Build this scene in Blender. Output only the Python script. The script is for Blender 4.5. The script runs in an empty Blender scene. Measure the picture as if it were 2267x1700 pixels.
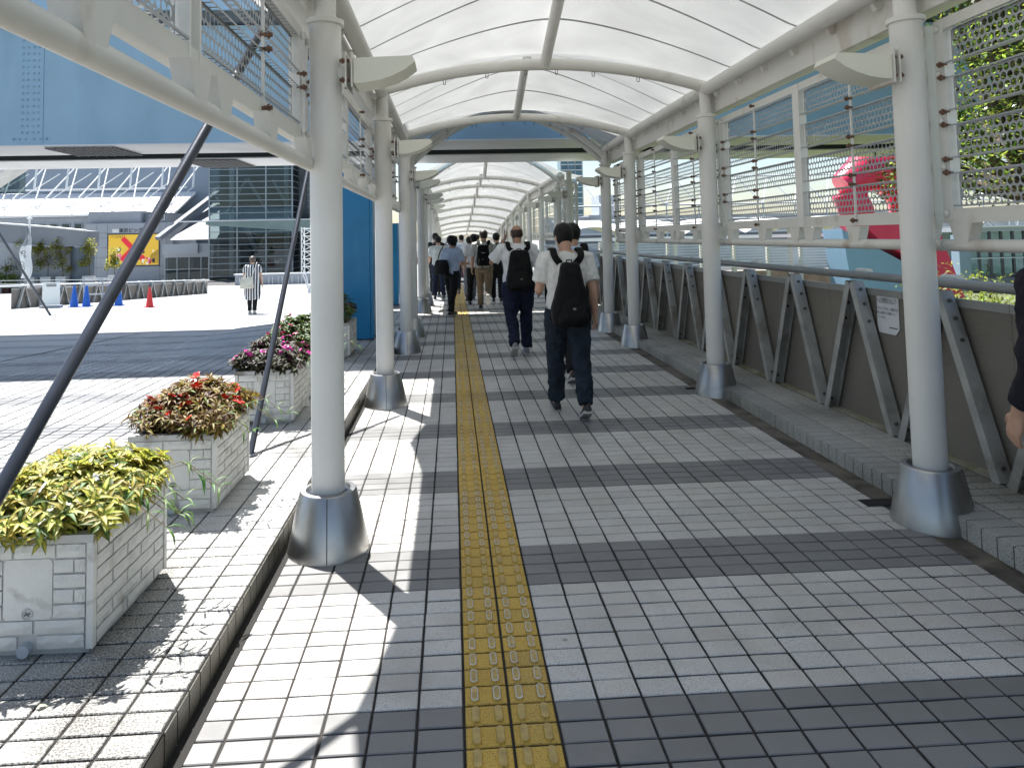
import bpy, math, random
from mathutils import Vector, Matrix, noise
random.seed(7)
R = math.radians
scene = bpy.context.scene
COL = scene.collection

# ---------------------------------------------------------------- camera
FPX, CX, CY, YAW, PITCH, ROLL = 1576.4, 1085.7, 431.5, .05478, .05941, -.02073
cd = bpy.data.cameras.new('camera'); cam = bpy.data.objects.new('camera', cd); COL.objects.link(cam)
cd.sensor_fit = 'HORIZONTAL'; cd.sensor_width = 36; cd.lens = FPX / 2267 * 36
cd.shift_x = (1133.5 - CX) / 2267; cd.shift_y = (CY - 850) / 2267
cd.clip_start = .05; cd.clip_end = 3000
_f = Vector((math.sin(YAW) * math.cos(PITCH), math.cos(YAW) * math.cos(PITCH), math.sin(PITCH)))
_r = Vector((math.cos(YAW), -math.sin(YAW), 0)); _u = _r.cross(_f)
_r2 = math.cos(ROLL) * _r + math.sin(ROLL) * _u; _u2 = -math.sin(ROLL) * _r + math.cos(ROLL) * _u
cam.matrix_world = Matrix(((_r2.x, _u2.x, -_f.x, 0), (_r2.y, _u2.y, -_f.y, 0), (_r2.z, _u2.z, -_f.z, 1.55), (0, 0, 0, 1)))
scene.camera = cam
scene.render.resolution_x = 1024; scene.render.resolution_y = 767

# ---------------------------------------------------------------- sky, sun, exposure
SUN_EL, SUN_AZ = R(62.3), R(-33)            # azimuth measured from +Y towards +X
SUN = Vector((math.sin(SUN_AZ) * math.cos(SUN_EL), math.cos(SUN_AZ) * math.cos(SUN_EL), math.sin(SUN_EL)))
w = bpy.data.worlds.new('World'); scene.world = w; w.use_nodes = True
nt = w.node_tree; bg = nt.nodes['Background']
sky = nt.nodes.new('ShaderNodeTexSky'); sky.sky_type = 'NISHITA'; sky.sun_disc = False
sky.sun_elevation = SUN_EL; sky.sun_rotation = SUN_AZ; sky.air_density = 1.0; sky.dust_density = 1.1; sky.ozone_density = .8
nt.links.new(sky.outputs[0], bg.inputs[0]); bg.inputs[1].default_value = .066
ld = bpy.data.lights.new('sun', 'SUN'); ld.energy = 5.0; ld.angle = R(.6); ld.color = (1, .975, .94)
sun = bpy.data.objects.new('sun', ld); COL.objects.link(sun)
sun.rotation_euler = (-SUN).to_track_quat('-Z', 'Y').to_euler(); sun.location = SUN * 60
vs = scene.view_settings; vs.view_transform = 'Standard'; vs.look = 'None'; vs.gamma = 1; vs.exposure = 1.43
scene.render.engine = 'CYCLES'
cy = scene.cycles; cy.max_bounces = 10; cy.diffuse_bounces = 5; cy.glossy_bounces = 4; cy.transmission_bounces = 6; cy.transparent_max_bounces = 16
cy.use_denoising = True; cy.sample_clamp_indirect = 6; cy.caustics_reflective = False; cy.caustics_refractive = False

# ---------------------------------------------------------------- helpers
def tag(o, label=None, cat=None, group=None, kind=None):
    if label: o['label'] = label
    if cat:
        o['category'] = cat
        if not kind: o['kind'] = 'thing'
    if group: o['group'] = group
    if kind: o['kind'] = kind
    return o

def empty(name, loc, label=None, cat=None, group=None, rz=0):
    o = bpy.data.objects.new(name, None); COL.objects.link(o); o.location = loc; o.rotation_euler = (0, 0, rz)
    o.empty_display_size = .1
    return tag(o, label, cat, group)

def ortho(d):
    d = Vector(d).normalized()
    a = Vector((0, 0, 1)) if abs(d.z) < .9 else Vector((0, 1, 0))
    u = a.cross(d).normalized(); return u, d.cross(u)

class MB:
    def __init__(s): s.v = []; s.f = []; s.m = []; s.uv = None
    def add(s, vs_, fs, m=0):
        k = len(s.v); s.v += [tuple(p) for p in vs_]; s.f += [tuple(i + k for i in f) for f in fs]; s.m += [m] * len(fs); return s
    def box(s, a, b, m=0):
        x0, y0, z0 = a; x1, y1, z1 = b
        return s.add([(x0, y0, z0), (x1, y0, z0), (x1, y1, z0), (x0, y1, z0), (x0, y0, z1), (x1, y0, z1), (x1, y1, z1), (x0, y1, z1)],
                     [(0, 3, 2, 1), (4, 5, 6, 7), (0, 1, 5, 4), (1, 2, 6, 5), (2, 3, 7, 6), (3, 0, 4, 7)], m)
    def obox(s, c, X, Y, Z, m=0):
        c, X, Y, Z = map(Vector, (c, X, Y, Z))
        p = [c + i * X + j * Y + k * Z for k in (-1, 1) for (i, j) in ((-1, -1), (1, -1), (1, 1), (-1, 1))]
        return s.add(p, [(0, 3, 2, 1), (4, 5, 6, 7), (0, 1, 5, 4), (1, 2, 6, 5), (2, 3, 7, 6), (3, 0, 4, 7)], m)
    def bar(s, p, q, wu, wv, up=None, m=0):
        p, q = Vector(p), Vector(q); d = q - p
        if up is None: u, v = ortho(d)
        else:
            u = Vector(up); u = (u - d.normalized() * u.dot(d.normalized())).normalized(); v = d.normalized().cross(u)
        return s.obox((p + q) / 2, u * wu / 2, v * wv / 2, d / 2, m)
    def rings(s, rs, close=True, m=0):
        n = len(rs[0]); k = len(s.v); F = []
        for r in rs: s.v += [tuple(p) for p in r]
        for i in range(len(rs) - 1):
            for j in range(n):
                F.append((k + i * n + j, k + i * n + (j + 1) % n, k + (i + 1) * n + (j + 1) % n, k + (i + 1) * n + j))
        if close:
            F.append(tuple(k + j for j in reversed(range(n)))); F.append(tuple(k + (len(rs) - 1) * n + j for j in range(n)))
        s.f += F; s.m += [m] * len(F); return s
    def tube(s, p, q, r0, r1=None, n=12, m=0):
        r1 = r0 if r1 is None else r1; p, q = Vector(p), Vector(q); u, v = ortho(q - p)
        ring = lambda c, r: [c + r * (math.cos(2 * math.pi * i / n) * u + math.sin(2 * math.pi * i / n) * v) for i in range(n)]
        return s.rings([ring(p, r0), ring(q, r1)], True, m)
    def path(s, pts, r, n=10, m=0):
        pts = [Vector(p) for p in pts]; rs = []; u = None
        for i, p in enumerate(pts):
            d = (pts[min(i + 1, len(pts) - 1)] - pts[max(i - 1, 0)]).normalized()
            if u is None: u, _ = ortho(d)
            u = (u - d * u.dot(d)).normalized(); v = d.cross(u)
            rr = r[i] if isinstance(r, (list, tuple)) else r
            rs.append([p + rr * (math.cos(2 * math.pi * k / n) * u + math.sin(2 * math.pi * k / n) * v) for k in range(n)])
        return s.rings(rs, True, m)
    def lathe(s, prof, c=(0, 0, 0), n=24, m=0):
        c = Vector(c)
        return s.rings([[c + Vector((r * math.cos(2 * math.pi * i / n), r * math.sin(2 * math.pi * i / n), z)) for i in range(n)] for r, z in prof], True, m)
    def prism(s, poly, o, U, V, N, m=0):
        o, U, V, N = map(Vector, (o, U, V, N)); n = len(poly)
        a = [o + U * x + V * y for x, y in poly]; b = [p + N for p in a]
        return s.add(a + b, [tuple(reversed(range(n))), tuple(range(n, 2 * n))] + [(i, (i + 1) % n, n + (i + 1) % n, n + i) for i in range(n)], m)
    def mesh(s, name):
        me = bpy.data.meshes.new(name); me.from_pydata(s.v, [], s.f)
        if any(s.m): me.polygons.foreach_set('material_index', s.m)
        return me
    def build(s, name, mats, parent=None, smooth=None, local=False, fix=True):
        if parent is not None and not local:
            L = Vector(); q_ = parent
            while q_ is not None: L = L + q_.location; q_ = q_.parent
            s.v = [(x - L.x, y - L.y, z - L.z) for x, y, z in s.v]
        me = s.mesh(name)
        for mt in (mats if isinstance(mats, (list, tuple)) else [mats]): me.materials.append(mt)
        if fix:
            import bmesh
            bm = bmesh.new(); bm.from_mesh(me); bmesh.ops.recalc_face_normals(bm, faces=bm.faces); bm.to_mesh(me); bm.free()
        if smooth:
            me.shade_smooth(); me.set_sharp_from_angle(angle=R(smooth))
        o = bpy.data.objects.new(name, me); COL.objects.link(o)
        if parent is not None: o.parent = parent
        return o

def copy_tree(o, parent=None):
    c = o.copy(); COL.objects.link(c)
    if parent is not None: c.parent = parent
    for ch in o.children: copy_tree(ch, c)
    return c

def inst(name, me, loc, parent, rot=(0, 0, 0), scale=(1, 1, 1)):
    o = bpy.data.objects.new(name, me); COL.objects.link(o); o.parent = parent; o.location = loc; o.rotation_euler = rot; o.scale = scale
    return o

# ---------------------------------------------------------------- materials
def mat(name, col, rough=.5, metal=0., var=.0, vscale=3., bump=0., bscale=60., spec=.5, dirt=None, dscale=1.5, dlo=.5, dhi=.7, coat=0., rnd=0., streak=False):
    m = bpy.data.materials.new(name); m.use_nodes = True; N = m.node_tree.nodes; L = m.node_tree.links
    b = N['Principled BSDF']; b.inputs['Roughness'].default_value = rough; b.inputs['Metallic'].default_value = metal
    b.inputs['Specular IOR Level'].default_value = spec; b.inputs['Coat Weight'].default_value = coat
    b.inputs['Base Color'].default_value = (*col, 1)
    geo = N.new('ShaderNodeNewGeometry'); src = None
    def nz(scale, detail=4, dist=0, sx=None):
        t = N.new('ShaderNodeTexNoise'); t.inputs['Scale'].default_value = scale; t.inputs['Detail'].default_value = detail; t.inputs['Distortion'].default_value = dist
        if sx:
            mp = N.new('ShaderNodeMapping'); mp.inputs['Scale'].default_value = sx; L.new(geo.outputs['Position'], mp.inputs[0]); L.new(mp.outputs[0], t.inputs['Vector'])
        else: L.new(geo.outputs['Position'], t.inputs['Vector'])
        return t.outputs['Fac']
    def mixc(fac, a, bcol):
        x = N.new('ShaderNodeMix'); x.data_type = 'RGBA'
        if isinstance(fac, float): x.inputs[0].default_value = fac
        else: L.new(fac, x.inputs[0])
        for s_, c_ in ((6, a), (7, bcol)):
            if isinstance(c_, tuple): x.inputs[s_].default_value = (*c_, 1) if len(c_) == 3 else c_
            else: L.new(c_, x.inputs[s_])
        return x.outputs[2]
    def ramp(fac, lo, hi):
        x = N.new('ShaderNodeMapRange'); x.clamp = True; x.inputs[1].default_value = lo; x.inputs[2].default_value = hi; L.new(fac, x.inputs[0]); return x.outputs[0]
    cur = tuple(col)
    if var:
        lo = tuple(max(0, c * (1 - var)) for c in col); hi = tuple(min(1, c * (1 + var)) for c in col)
        cur = mixc(ramp(nz(vscale, 5), .3, .7), lo, hi)
    if dirt:
        cur = mixc(ramp(nz(dscale, 8, .6, (1, 1, .25) if streak else None), dlo, dhi), cur, dirt)
    if rnd:
        oi = N.new('ShaderNodeObjectInfo'); hs = N.new('ShaderNodeHueSaturation')
        ad = N.new('ShaderNodeMath'); ad.operation = 'ADD'; L.new(oi.outputs['Random'], ad.inputs[0]); L.new(geo.outputs['Random Per Island'], ad.inputs[1])
        mr = N.new('ShaderNodeMapRange'); mr.inputs[1].default_value = 0; mr.inputs[2].default_value = 2; mr.inputs[3].default_value = 1 - rnd; mr.inputs[4].default_value = 1 + rnd
        L.new(ad.outputs[0], mr.inputs[0]); L.new(mr.outputs[0], hs.inputs['Value'])
        if isinstance(cur, tuple): hs.inputs['Color'].default_value = (*cur, 1)
        else: L.new(cur, hs.inputs['Color'])
        cur = hs.outputs[0]
    if not isinstance(cur, tuple): L.new(cur, b.inputs['Base Color'])
    if bump:
        bp = N.new('ShaderNodeBump'); bp.inputs['Strength'].default_value = bump; bp.inputs['Distance'].default_value = .01
        L.new(nz(bscale, 4), bp.inputs['Height']); L.new(bp.outputs[0], b.inputs['Normal'])
    m['_x'] = 0
    return m

def tile_mat(name, col, speck, lo=.56, hi=.66, rough=.45, stain=None, slo=.52, shi=.68, rnd=.07, sscale=330., stscale=9., warm=0.):
    """glazed tile: fine dark specks, cloudy variation, optional dirt film with its own patchy shape"""
    m = mat(name, col, rough, rnd=0, bump=.12, bscale=420)
    N = m.node_tree.nodes; L = m.node_tree.links; b = N['Principled BSDF']
    geo = N.new('ShaderNodeNewGeometry')
    def nz(s, d=3):
        t = N.new('ShaderNodeTexNoise'); t.inputs['Scale'].default_value = s; t.inputs['Detail'].default_value = d; L.new(geo.outputs['Position'], t.inputs['Vector']); return t.outputs['Fac']
    def mr(f, a, c, o0=0., o1=1.):
        x = N.new('ShaderNodeMapRange'); x.inputs[1].default_value = a; x.inputs[2].default_value = c; x.inputs[3].default_value = o0; x.inputs[4].default_value = o1; L.new(f, x.inputs[0]); return x.outputs[0]
    def mx(f, a, c):
        x = N.new('ShaderNodeMix'); x.data_type = 'RGBA'; L.new(f, x.inputs[0])
        for s_, q in ((6, a), (7, c)):
            if isinstance(q, tuple): x.inputs[s_].default_value = (*q, 1)
            else: L.new(q, x.inputs[s_])
        return x.outputs[2]
    c = mx(mr(nz(2.2, 5), .3, .7), tuple(q * .86 for q in col), tuple(min(1, q * 1.08) for q in col))
    c = mx(mr(nz(sscale, 2), lo, hi), c, speck)
    if stain:
        mm = N.new('ShaderNodeMath'); mm.operation = 'MULTIPLY_ADD'
        L.new(nz(1.1, 6), mm.inputs[0]); mm.inputs[1].default_value = .75; 
        m2 = N.new('ShaderNodeMath'); m2.operation = 'MULTIPLY'; L.new(nz(150, 3), m2.inputs[0]); m2.inputs[1].default_value = .5; L.new(m2.outputs[0], mm.inputs[2])
        c = mx(mr(mm.outputs[0], slo, shi), c, stain)
    oi = N.new('ShaderNodeObjectInfo'); ad = N.new('ShaderNodeMath'); ad.operation = 'ADD'
    L.new(oi.outputs['Random'], ad.inputs[0]); L.new(geo.outputs['Random Per Island'], ad.inputs[1])
    if warm:      # some tiles from a browner batch, grime film in soft patches, trodden spots
        wn = N.new('ShaderNodeTexWhiteNoise'); wn.noise_dimensions = '1D'; L.new(ad.outputs[0], wn.inputs['W'])
        c = mx(mr(wn.outputs['Value'], .55, 1.0, 0, warm), c, (col[0] * .86, col[1] * .79, col[2] * .70))
        c = mx(mr(nz(2.6, 9), .52, .80, 0, .6), c, (col[0] * .52, col[1] * .48, col[2] * .42))
        vo = N.new('ShaderNodeTexVoronoi'); vo.inputs['Scale'].default_value = 3.3; L.new(geo.outputs['Position'], vo.inputs['Vector'])
        sp = N.new('ShaderNodeMath'); sp.operation = 'LESS_THAN'; L.new(vo.outputs['Distance'], sp.inputs[0]); sp.inputs[1].default_value = .035
        c = mx(mr(sp.outputs[0], 0, 1, 0, .6), c, (.13, .125, .12))
    hs = N.new('ShaderNodeHueSaturation'); L.new(mr(ad.outputs[0], 0, 2, 1 - rnd, 1 + rnd), hs.inputs['Value']); L.new(c, hs.inputs['Color'])
    L.new(hs.outputs[0], b.inputs['Base Color'])
    L.new(mr(nz(6, 4), .3, .7, rough - .1, rough + .12), b.inputs['Roughness'])
    return m

def far_tile_mat(name, light, dark, grout, y0):
    """same tiling where single tiles are too far away to build: joints and dark bands by world position"""
    m = mat(name, light, .5)
    N = m.node_tree.nodes; L = m.node_tree.links; b = N['Principled BSDF']; geo = N.new('ShaderNodeNewGeometry')
    sp = N.new('ShaderNodeSeparateXYZ'); L.new(geo.outputs['Position'], sp.inputs[0])
    def M(op, a, c=None):
        x = N.new('ShaderNodeMath'); x.operation = op
        for k, q in enumerate((a, c)):
            if q is None: continue
            if isinstance(q, (int, float)): x.inputs[k].default_value = q
            else: L.new(q, x.inputs[k])
        return x.outputs[0]
    fx = M('FRACT', M('DIVIDE', M('SUBTRACT', sp.outputs[0], .0115 - 150), .15)); fy = M('FRACT', M('DIVIDE', M('SUBTRACT', sp.outputs[1], y0 - 120), .1))
    g = M('MAXIMUM', M('LESS_THAN', fx, .05), M('LESS_THAN', fy, .06))
    bd = M('GREATER_THAN', M('FRACT', M('DIVIDE', M('SUBTRACT', sp.outputs[1], y0 - 120), 1.2)), .6667)
    t = N.new('ShaderNodeTexNoise'); t.inputs['Scale'].default_value = .5; t.inputs['Detail'].default_value = 6; L.new(geo.outputs['Position'], t.inputs['Vector'])
    mr = N.new('ShaderNodeMapRange'); mr.inputs[1].default_value = .3; mr.inputs[2].default_value = .7; mr.inputs[3].default_value = .85; mr.inputs[4].default_value = 1.1; L.new(t.outputs[0], mr.inputs[0])
    def mx(f, a, c):
        x = N.new('ShaderNodeMix'); x.data_type = 'RGBA'; L.new(f, x.inputs[0])
        for s_, q in ((6, a), (7, c)):
            if isinstance(q, tuple): x.inputs[s_].default_value = (*q, 1)
            else: L.new(q, x.inputs[s_])
        return x.outputs[2]
    c = mx(g, mx(bd, light, dark), grout)
    hs = N.new('ShaderNodeHueSaturation'); L.new(mr.outputs[0], hs.inputs['Value']); L.new(c, hs.inputs['Color']); L.new(hs.outputs[0], b.inputs['Base Color'])
    return m

def glass_mat(name, tint=(.35, .45, .45), refl=.3, rough=.03):
    m = bpy.data.materials.new(name); m.use_nodes = True; N = m.node_tree.nodes; L = m.node_tree.links
    N.remove(N['Principled BSDF']); o = N['Material Output']
    t = N.new('ShaderNodeBsdfTransparent'); t.inputs[0].default_value = (*tint, 1)
    g = N.new('ShaderNodeBsdfGlossy'); g.inputs['Roughness'].default_value = rough; g.inputs[0].default_value = (.8, .85, .87, 1)
    lw = N.new('ShaderNodeLayerWeight'); lw.inputs[0].default_value = refl
    x = N.new('ShaderNodeMixShader'); L.new(lw.outputs['Fresnel'], x.inputs[0]); L.new(t.outputs[0], x.inputs[1]); L.new(g.outputs[0], x.inputs[2]); L.new(x.outputs[0], o.inputs[0])
    return m

def cloth_membrane(name, col=(.74, .75, .735), trans=.205, var=.17):
    m = bpy.data.materials.new(name); m.use_nodes = True; N = m.node_tree.nodes; L = m.node_tree.links
    N.remove(N['Principled BSDF']); o = N['Material Output']
    d = N.new('ShaderNodeBsdfDiffuse'); t = N.new('ShaderNodeBsdfTranslucent')
    geo = N.new('ShaderNodeNewGeometry'); n = N.new('ShaderNodeTexNoise'); n.inputs['Scale'].default_value = 1.9; n.inputs['Detail'].default_value = 10; n.inputs['Distortion'].default_value = .7
    L.new(geo.outputs['Position'], n.inputs['Vector'])
    r = N.new('ShaderNodeValToRGB'); r.color_ramp.elements[0].position = .3; r.color_ramp.elements[1].position = .7
    r.color_ramp.elements[0].color = tuple(c * (1 - var) for c in col) + (1,); r.color_ramp.elements[1].color = (*col, 1)
    L.new(n.outputs[0], r.inputs[0]); L.new(r.outputs[0], d.inputs[0]); L.new(r.outputs[0], t.inputs[0])
    x = N.new('ShaderNodeMixShader'); x.inputs[0].default_value = trans; L.new(d.outputs[0], x.inputs[1]); L.new(t.outputs[0], x.inputs[2]); L.new(x.outputs[0], o.inputs[0])
    return m

def leaf_mat(name, mid, edge, rough=.55, rnd=.25, trans=.35):
    """leaf: two tones across the blade by the uv map, light passes through"""
    m = bpy.data.materials.new(name); m.use_nodes = True; N = m.node_tree.nodes; L = m.node_tree.links
    b = N['Principled BSDF']; b.inputs['Roughness'].default_value = rough; o = N['Material Output']
    geo = N.new('ShaderNodeNewGeometry'); uv = N.new('ShaderNodeUVMap'); sp = N.new('ShaderNodeSeparateXYZ'); L.new(uv.outputs[0], sp.inputs[0])
    n = N.new('ShaderNodeTexNoise'); n.inputs['Scale'].default_value = 60; L.new(geo.outputs['Position'], n.inputs['Vector'])
    ad = N.new('ShaderNodeMath'); ad.operation = 'MULTIPLY_ADD'; ad.inputs[1].default_value = .5; L.new(n.outputs[0], ad.inputs[0]); L.new(sp.outputs[0], ad.inputs[2])
    mr = N.new('ShaderNodeMapRange'); mr.inputs[1].default_value = .65; mr.inputs[2].default_value = 1.05; L.new(ad.outputs[0], mr.inputs[0])
    x = N.new('ShaderNodeMix'); x.data_type = 'RGBA'; L.new(mr.outputs[0], x.inputs[0]); x.inputs[6].default_value = (*mid, 1); x.inputs[7].default_value = (*edge, 1)
    hs = N.new('ShaderNodeHueSaturation'); mr2 = N.new('ShaderNodeMapRange'); mr2.inputs[3].default_value = 1 - rnd; mr2.inputs[4].default_value = 1 + rnd
    L.new(geo.outputs['Random Per Island'], mr2.inputs[0]); L.new(mr2.outputs[0], hs.inputs['Value']); L.new(x.outputs[2], hs.inputs['Color'])
    mrh = N.new('ShaderNodeMapRange'); mrh.inputs[3].default_value = .47; mrh.inputs[4].default_value = .53; L.new(geo.outputs['Random Per Island'], mrh.inputs[0]); L.new(mrh.outputs[0], hs.inputs['Hue'])
    L.new(hs.outputs[0], b.inputs['Base Color'])
    t = N.new('ShaderNodeBsdfTranslucent'); L.new(hs.outputs[0], t.inputs[0])
    ms = N.new('ShaderNodeMixShader'); ms.inputs[0].default_value = trans; L.new(b.outputs[0], ms.inputs[1]); L.new(t.outputs[0], ms.inputs[2]); L.new(ms.outputs[0], o.inputs[0])
    return m

def emit_mat(name, col, s=1.):
    m = mat(name, col, .4); b = m.node_tree.nodes['Principled BSDF']; b.inputs['Emission Color'].default_value = (*col, 1); b.inputs['Emission Strength'].default_value = s; return m

WHITE = mat('white_paint', (.70, .695, .665), .45, var=.06, vscale=2, dirt=(.50, .475, .42), dscale=2.4, dlo=.58, dhi=.85, streak=True, bump=.05, bscale=90)
WHITE_RUST = mat('white_paint_weathered', (.66, .65, .61), .5, var=.06, vscale=2, dirt=(.36, .27, .20), dscale=3.2, dlo=.6, dhi=.8, bump=.08, bscale=80)
STEEL = mat('brushed_steel', (.45, .45, .445), .36, 1., var=.12, vscale=5, dirt=(.30, .30, .30), dscale=4, dlo=.55, dhi=.8, bump=.06, bscale=25)
RUST = mat('rusty_bolt', (.17, .10, .07), .8, .2, var=.4, vscale=60)
GREYPIPE = mat('grey_rail_paint', (.30, .31, .32), .38, .55, var=.1)
POLE = mat('stay_pole_paint', (.06, .068, .085), .28, .5, var=.2, vscale=6, bump=.05)
LEG = mat('galvanised_leg', (.40, .405, .395), .45, .2, var=.15, vscale=7, dirt=(.17, .15, .12), dscale=3, dlo=.5, dhi=.75)
MESHP = mat('woven_metal', (.185, .17, .145), .6, .05, var=.12, vscale=1.2)
CAPM = mat('panel_edge', (.34, .34, .33), .45, .4, var=.1)
def add_weave(m, sz=230.):
    N = m.node_tree.nodes; L = m.node_tree.links; b = N['Principled BSDF']; geo = N.new('ShaderNodeNewGeometry')
    wv = N.new('ShaderNodeTexWave'); wv.bands_direction = 'Z'; wv.inputs['Scale'].default_value = sz / 6.28 * 1.0; wv.inputs['Distortion'].default_value = .6; wv.inputs['Detail'].default_value = 1
    L.new(geo.outputs['Position'], wv.inputs[0]); bp = N.new('ShaderNodeBump'); bp.inputs['Strength'].default_value = .4; bp.inputs['Distance'].default_value = .003
    L.new(wv.outputs['Fac'], bp.inputs['Height']); L.new(bp.outputs[0], b.inputs['Normal'])
add_weave(MESHP, 120)
TILE_L = tile_mat('tile_light', (.585, .568, .535), (.22, .22, .215), lo=.55, hi=.64, rnd=.11, warm=.35)
TILE_P = tile_mat('tile_plaza', (.36, .36, .355), (.17, .17, .165), rnd=.11)
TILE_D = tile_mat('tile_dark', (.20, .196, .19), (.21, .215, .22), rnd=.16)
TILE_S = tile_mat('tile_light_stained', (.60, .60, .58), (.14, .13, .11), lo=.54, hi=.64, stain=(.055, .05, .04), slo=.57, shi=.78, sscale=260)
TILE_M = tile_mat('tile_mid_grey', (.20, .202, .205), (.16, .16, .16))
TILE_K = tile_mat('tile_kerb_grey', (.50, .50, .47), (.10, .10, .09), lo=.5, hi=.62, stain=(.07, .07, .055), slo=.60, shi=.84, sscale=260)
GROUT = mat('grout', (.022, .019, .017), .9, var=.3, vscale=20)
GUTTER = mat('gutter_concrete', (.13, .115, .09), .8, var=.35, vscale=6, dirt=(.05, .042, .032), dscale=4, dlo=.45, dhi=.65, bump=.2, bscale=90)
YELLOW = tile_mat('tactile_yellow', (.58, .37, .055), (.14, .095, .03), lo=.58, hi=.68, rnd=.15, stain=(.17, .12, .05), slo=.62, shi=.90, sscale=180, rough=.5)
YBAR = mat('tactile_bar_top', (.44, .31, .10), .5, var=.2, vscale=30)
YRIM = mat('tactile_bar_worn_rim', (.50, .48, .43), .45, var=.25, vscale=90)
FARTILE = far_tile_mat('tile_far', (.45, .455, .45), (.13, .135, .145), (.09, .085, .08), 2.463)
FARPLAZA = far_tile_mat('tile_far_plaza', (.40, .405, .40), (.215, .22, .225), (.10, .095, .09), 2.463)
MEMB = cloth_membrane('roof_membrane')
SEAM = cloth_membrane('membrane_seam', (.50, .51, .50), .1)
# ================================================================= SETTING
T, RW, X0, Y0 = .15, .1, .0115, 2.463       # tile width, row depth, strip edge, near band edge
XL, XR = -.8885, 2.53                       # step face on the left, ledge face on the right
def zoff(y): return -.07 * max(0., y - 24)
def zplaza(x, y):
    k = min(1., max(0., (-1.9 - x) / 2.5))
    return .1 - .044 * max(0., y - 8.5) * k + (1 - k) * 0
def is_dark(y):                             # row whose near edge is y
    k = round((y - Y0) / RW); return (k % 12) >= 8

def structure(mb, name, mats, **kw): return tag(mb.build(name, mats, **kw), kind='structure')

def tile_mesh(name, w, d, t, m, inset=.0046, bev=.003):
    a, b = w / 2 - inset, d / 2 - inset; mb = MB()
    mb.rings([[(-a, -b, -t), (a, -b, -t), (a, b, -t), (-a, b, -t)], [(-a, -b, -bev), (a, -b, -bev), (a, b, -bev), (-a, b, -bev)],
              [(-a + bev, -b + bev, 0), (a - bev, -b + bev, 0), (a - bev, b - bev, 0), (-a + bev, b - bev, 0)]], False)
    mb.f.append((8, 9, 10, 11)); mb.m.append(0)
    me = mb.mesh(name); me.materials.append(m); return me
def add_tile(mb, c, w, d, t, m, inset=.0046, bev=.003, tilt=0., jz=0.):
    a, b = w / 2 - inset, d / 2 - inset; x, y, z = c; z += jz; x += random.uniform(-.0011, .0011); y += random.uniform(-.0011, .0011)
    tx, ty = random.uniform(-tilt, tilt), random.uniform(-tilt, tilt)
    P = [(-a, -b, -t), (a, -b, -t), (a, b, -t), (-a, b, -t), (-a, -b, -bev), (a, -b, -bev), (a, b, -bev), (-a, b, -bev),
         (-a + bev, -b + bev, 0), (a - bev, -b + bev, 0), (a - bev, b - bev, 0), (-a + bev, b - bev, 0)]
    mb.add([(x + p, y + q, z + r + p * tx + q * ty) for p, q, r in P],
           [(0, 1, 5, 4), (1, 2, 6, 5), (2, 3, 7, 6), (3, 0, 4, 7), (4, 5, 9, 8), (5, 6, 10, 9), (6, 7, 11, 10), (7, 4, 8, 11), (8, 9, 10, 11)], m)

# ---- walkway slab (grout shows in the joints; beyond the built tiles the material carries the tiling)
YF = 17.063
mb = MB()
mb.add([(XL, -1.5, -.006), (2.392, -1.5, -.006), (2.392, YF, -.006), (XL, YF, -.006)], [(0, 1, 2, 3)], 0)
mb.add([(2.392, -1.5, -.004), (XR + .02, -1.5, -.004), (XR + .02, 24, -.004), (2.392, 24, -.004)], [(0, 1, 2, 3)], 2)
ys = [YF, 24, 34, 46, 62]
for a, b in zip(ys, ys[1:]):
    mb.add([(XL, a, zoff(a) - .002), (3.2, a, zoff(a) - .002), (3.2, b, zoff(b) - .002), (XL, b, zoff(b) - .002)], [(0, 1, 2, 3)], 1)
mb.box((XL - .02, -1.5, -.5), (3.3, 24, -.06), 0)
floor = structure(mb, 'walkway_floor', [GROUT, FARTILE, GUTTER])
LT = tile_mesh('floor_tile', T, RW, .006, TILE_L); DT = tile_mesh('floor_tile_dark', T, RW, .006, TILE_D)
cells = []
nx0, nx1 = -6, 16
for k in range(-12, int(round((YF - Y0) / RW))):
    y = Y0 + k * RW
    for i in range(nx0, nx1):
        if i in (0, 1): continue
        x = X0 + (i + .5) * T
        w_ = T
        if i == nx1 - 1:
            w_ = 2.392 - (X0 + i * T)
            if w_ < .03: continue
            x = X0 + i * T + w_ / 2
        cells.append((x, y + RW / 2, is_dark(y), w_))
def inview(x, y, z):
    v = Vector((x, y, z - 1.55)); d = v.dot(_f)
    if d < .1: return False
    px = CX + FPX * v.dot(_r2) / d; py = CY - FPX * v.dot(_u2) / d
    return -40 < px < 2310 and -40 < py < 1740
near = [c for c in cells if inview(c[0], c[1], 0) and c[3] == T][:292]
nset = set((c[0], c[1]) for c in near)
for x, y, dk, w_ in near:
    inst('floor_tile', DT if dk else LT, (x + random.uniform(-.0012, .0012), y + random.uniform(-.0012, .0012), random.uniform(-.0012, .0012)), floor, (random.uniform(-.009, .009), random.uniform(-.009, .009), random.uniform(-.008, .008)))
mb = MB()
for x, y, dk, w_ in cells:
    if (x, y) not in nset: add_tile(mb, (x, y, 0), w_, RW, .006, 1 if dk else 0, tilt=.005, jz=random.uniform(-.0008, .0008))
tag(mb.build('floor_tiling', [TILE_L, TILE_D], floor, fix=False), kind='stuff')

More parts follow.
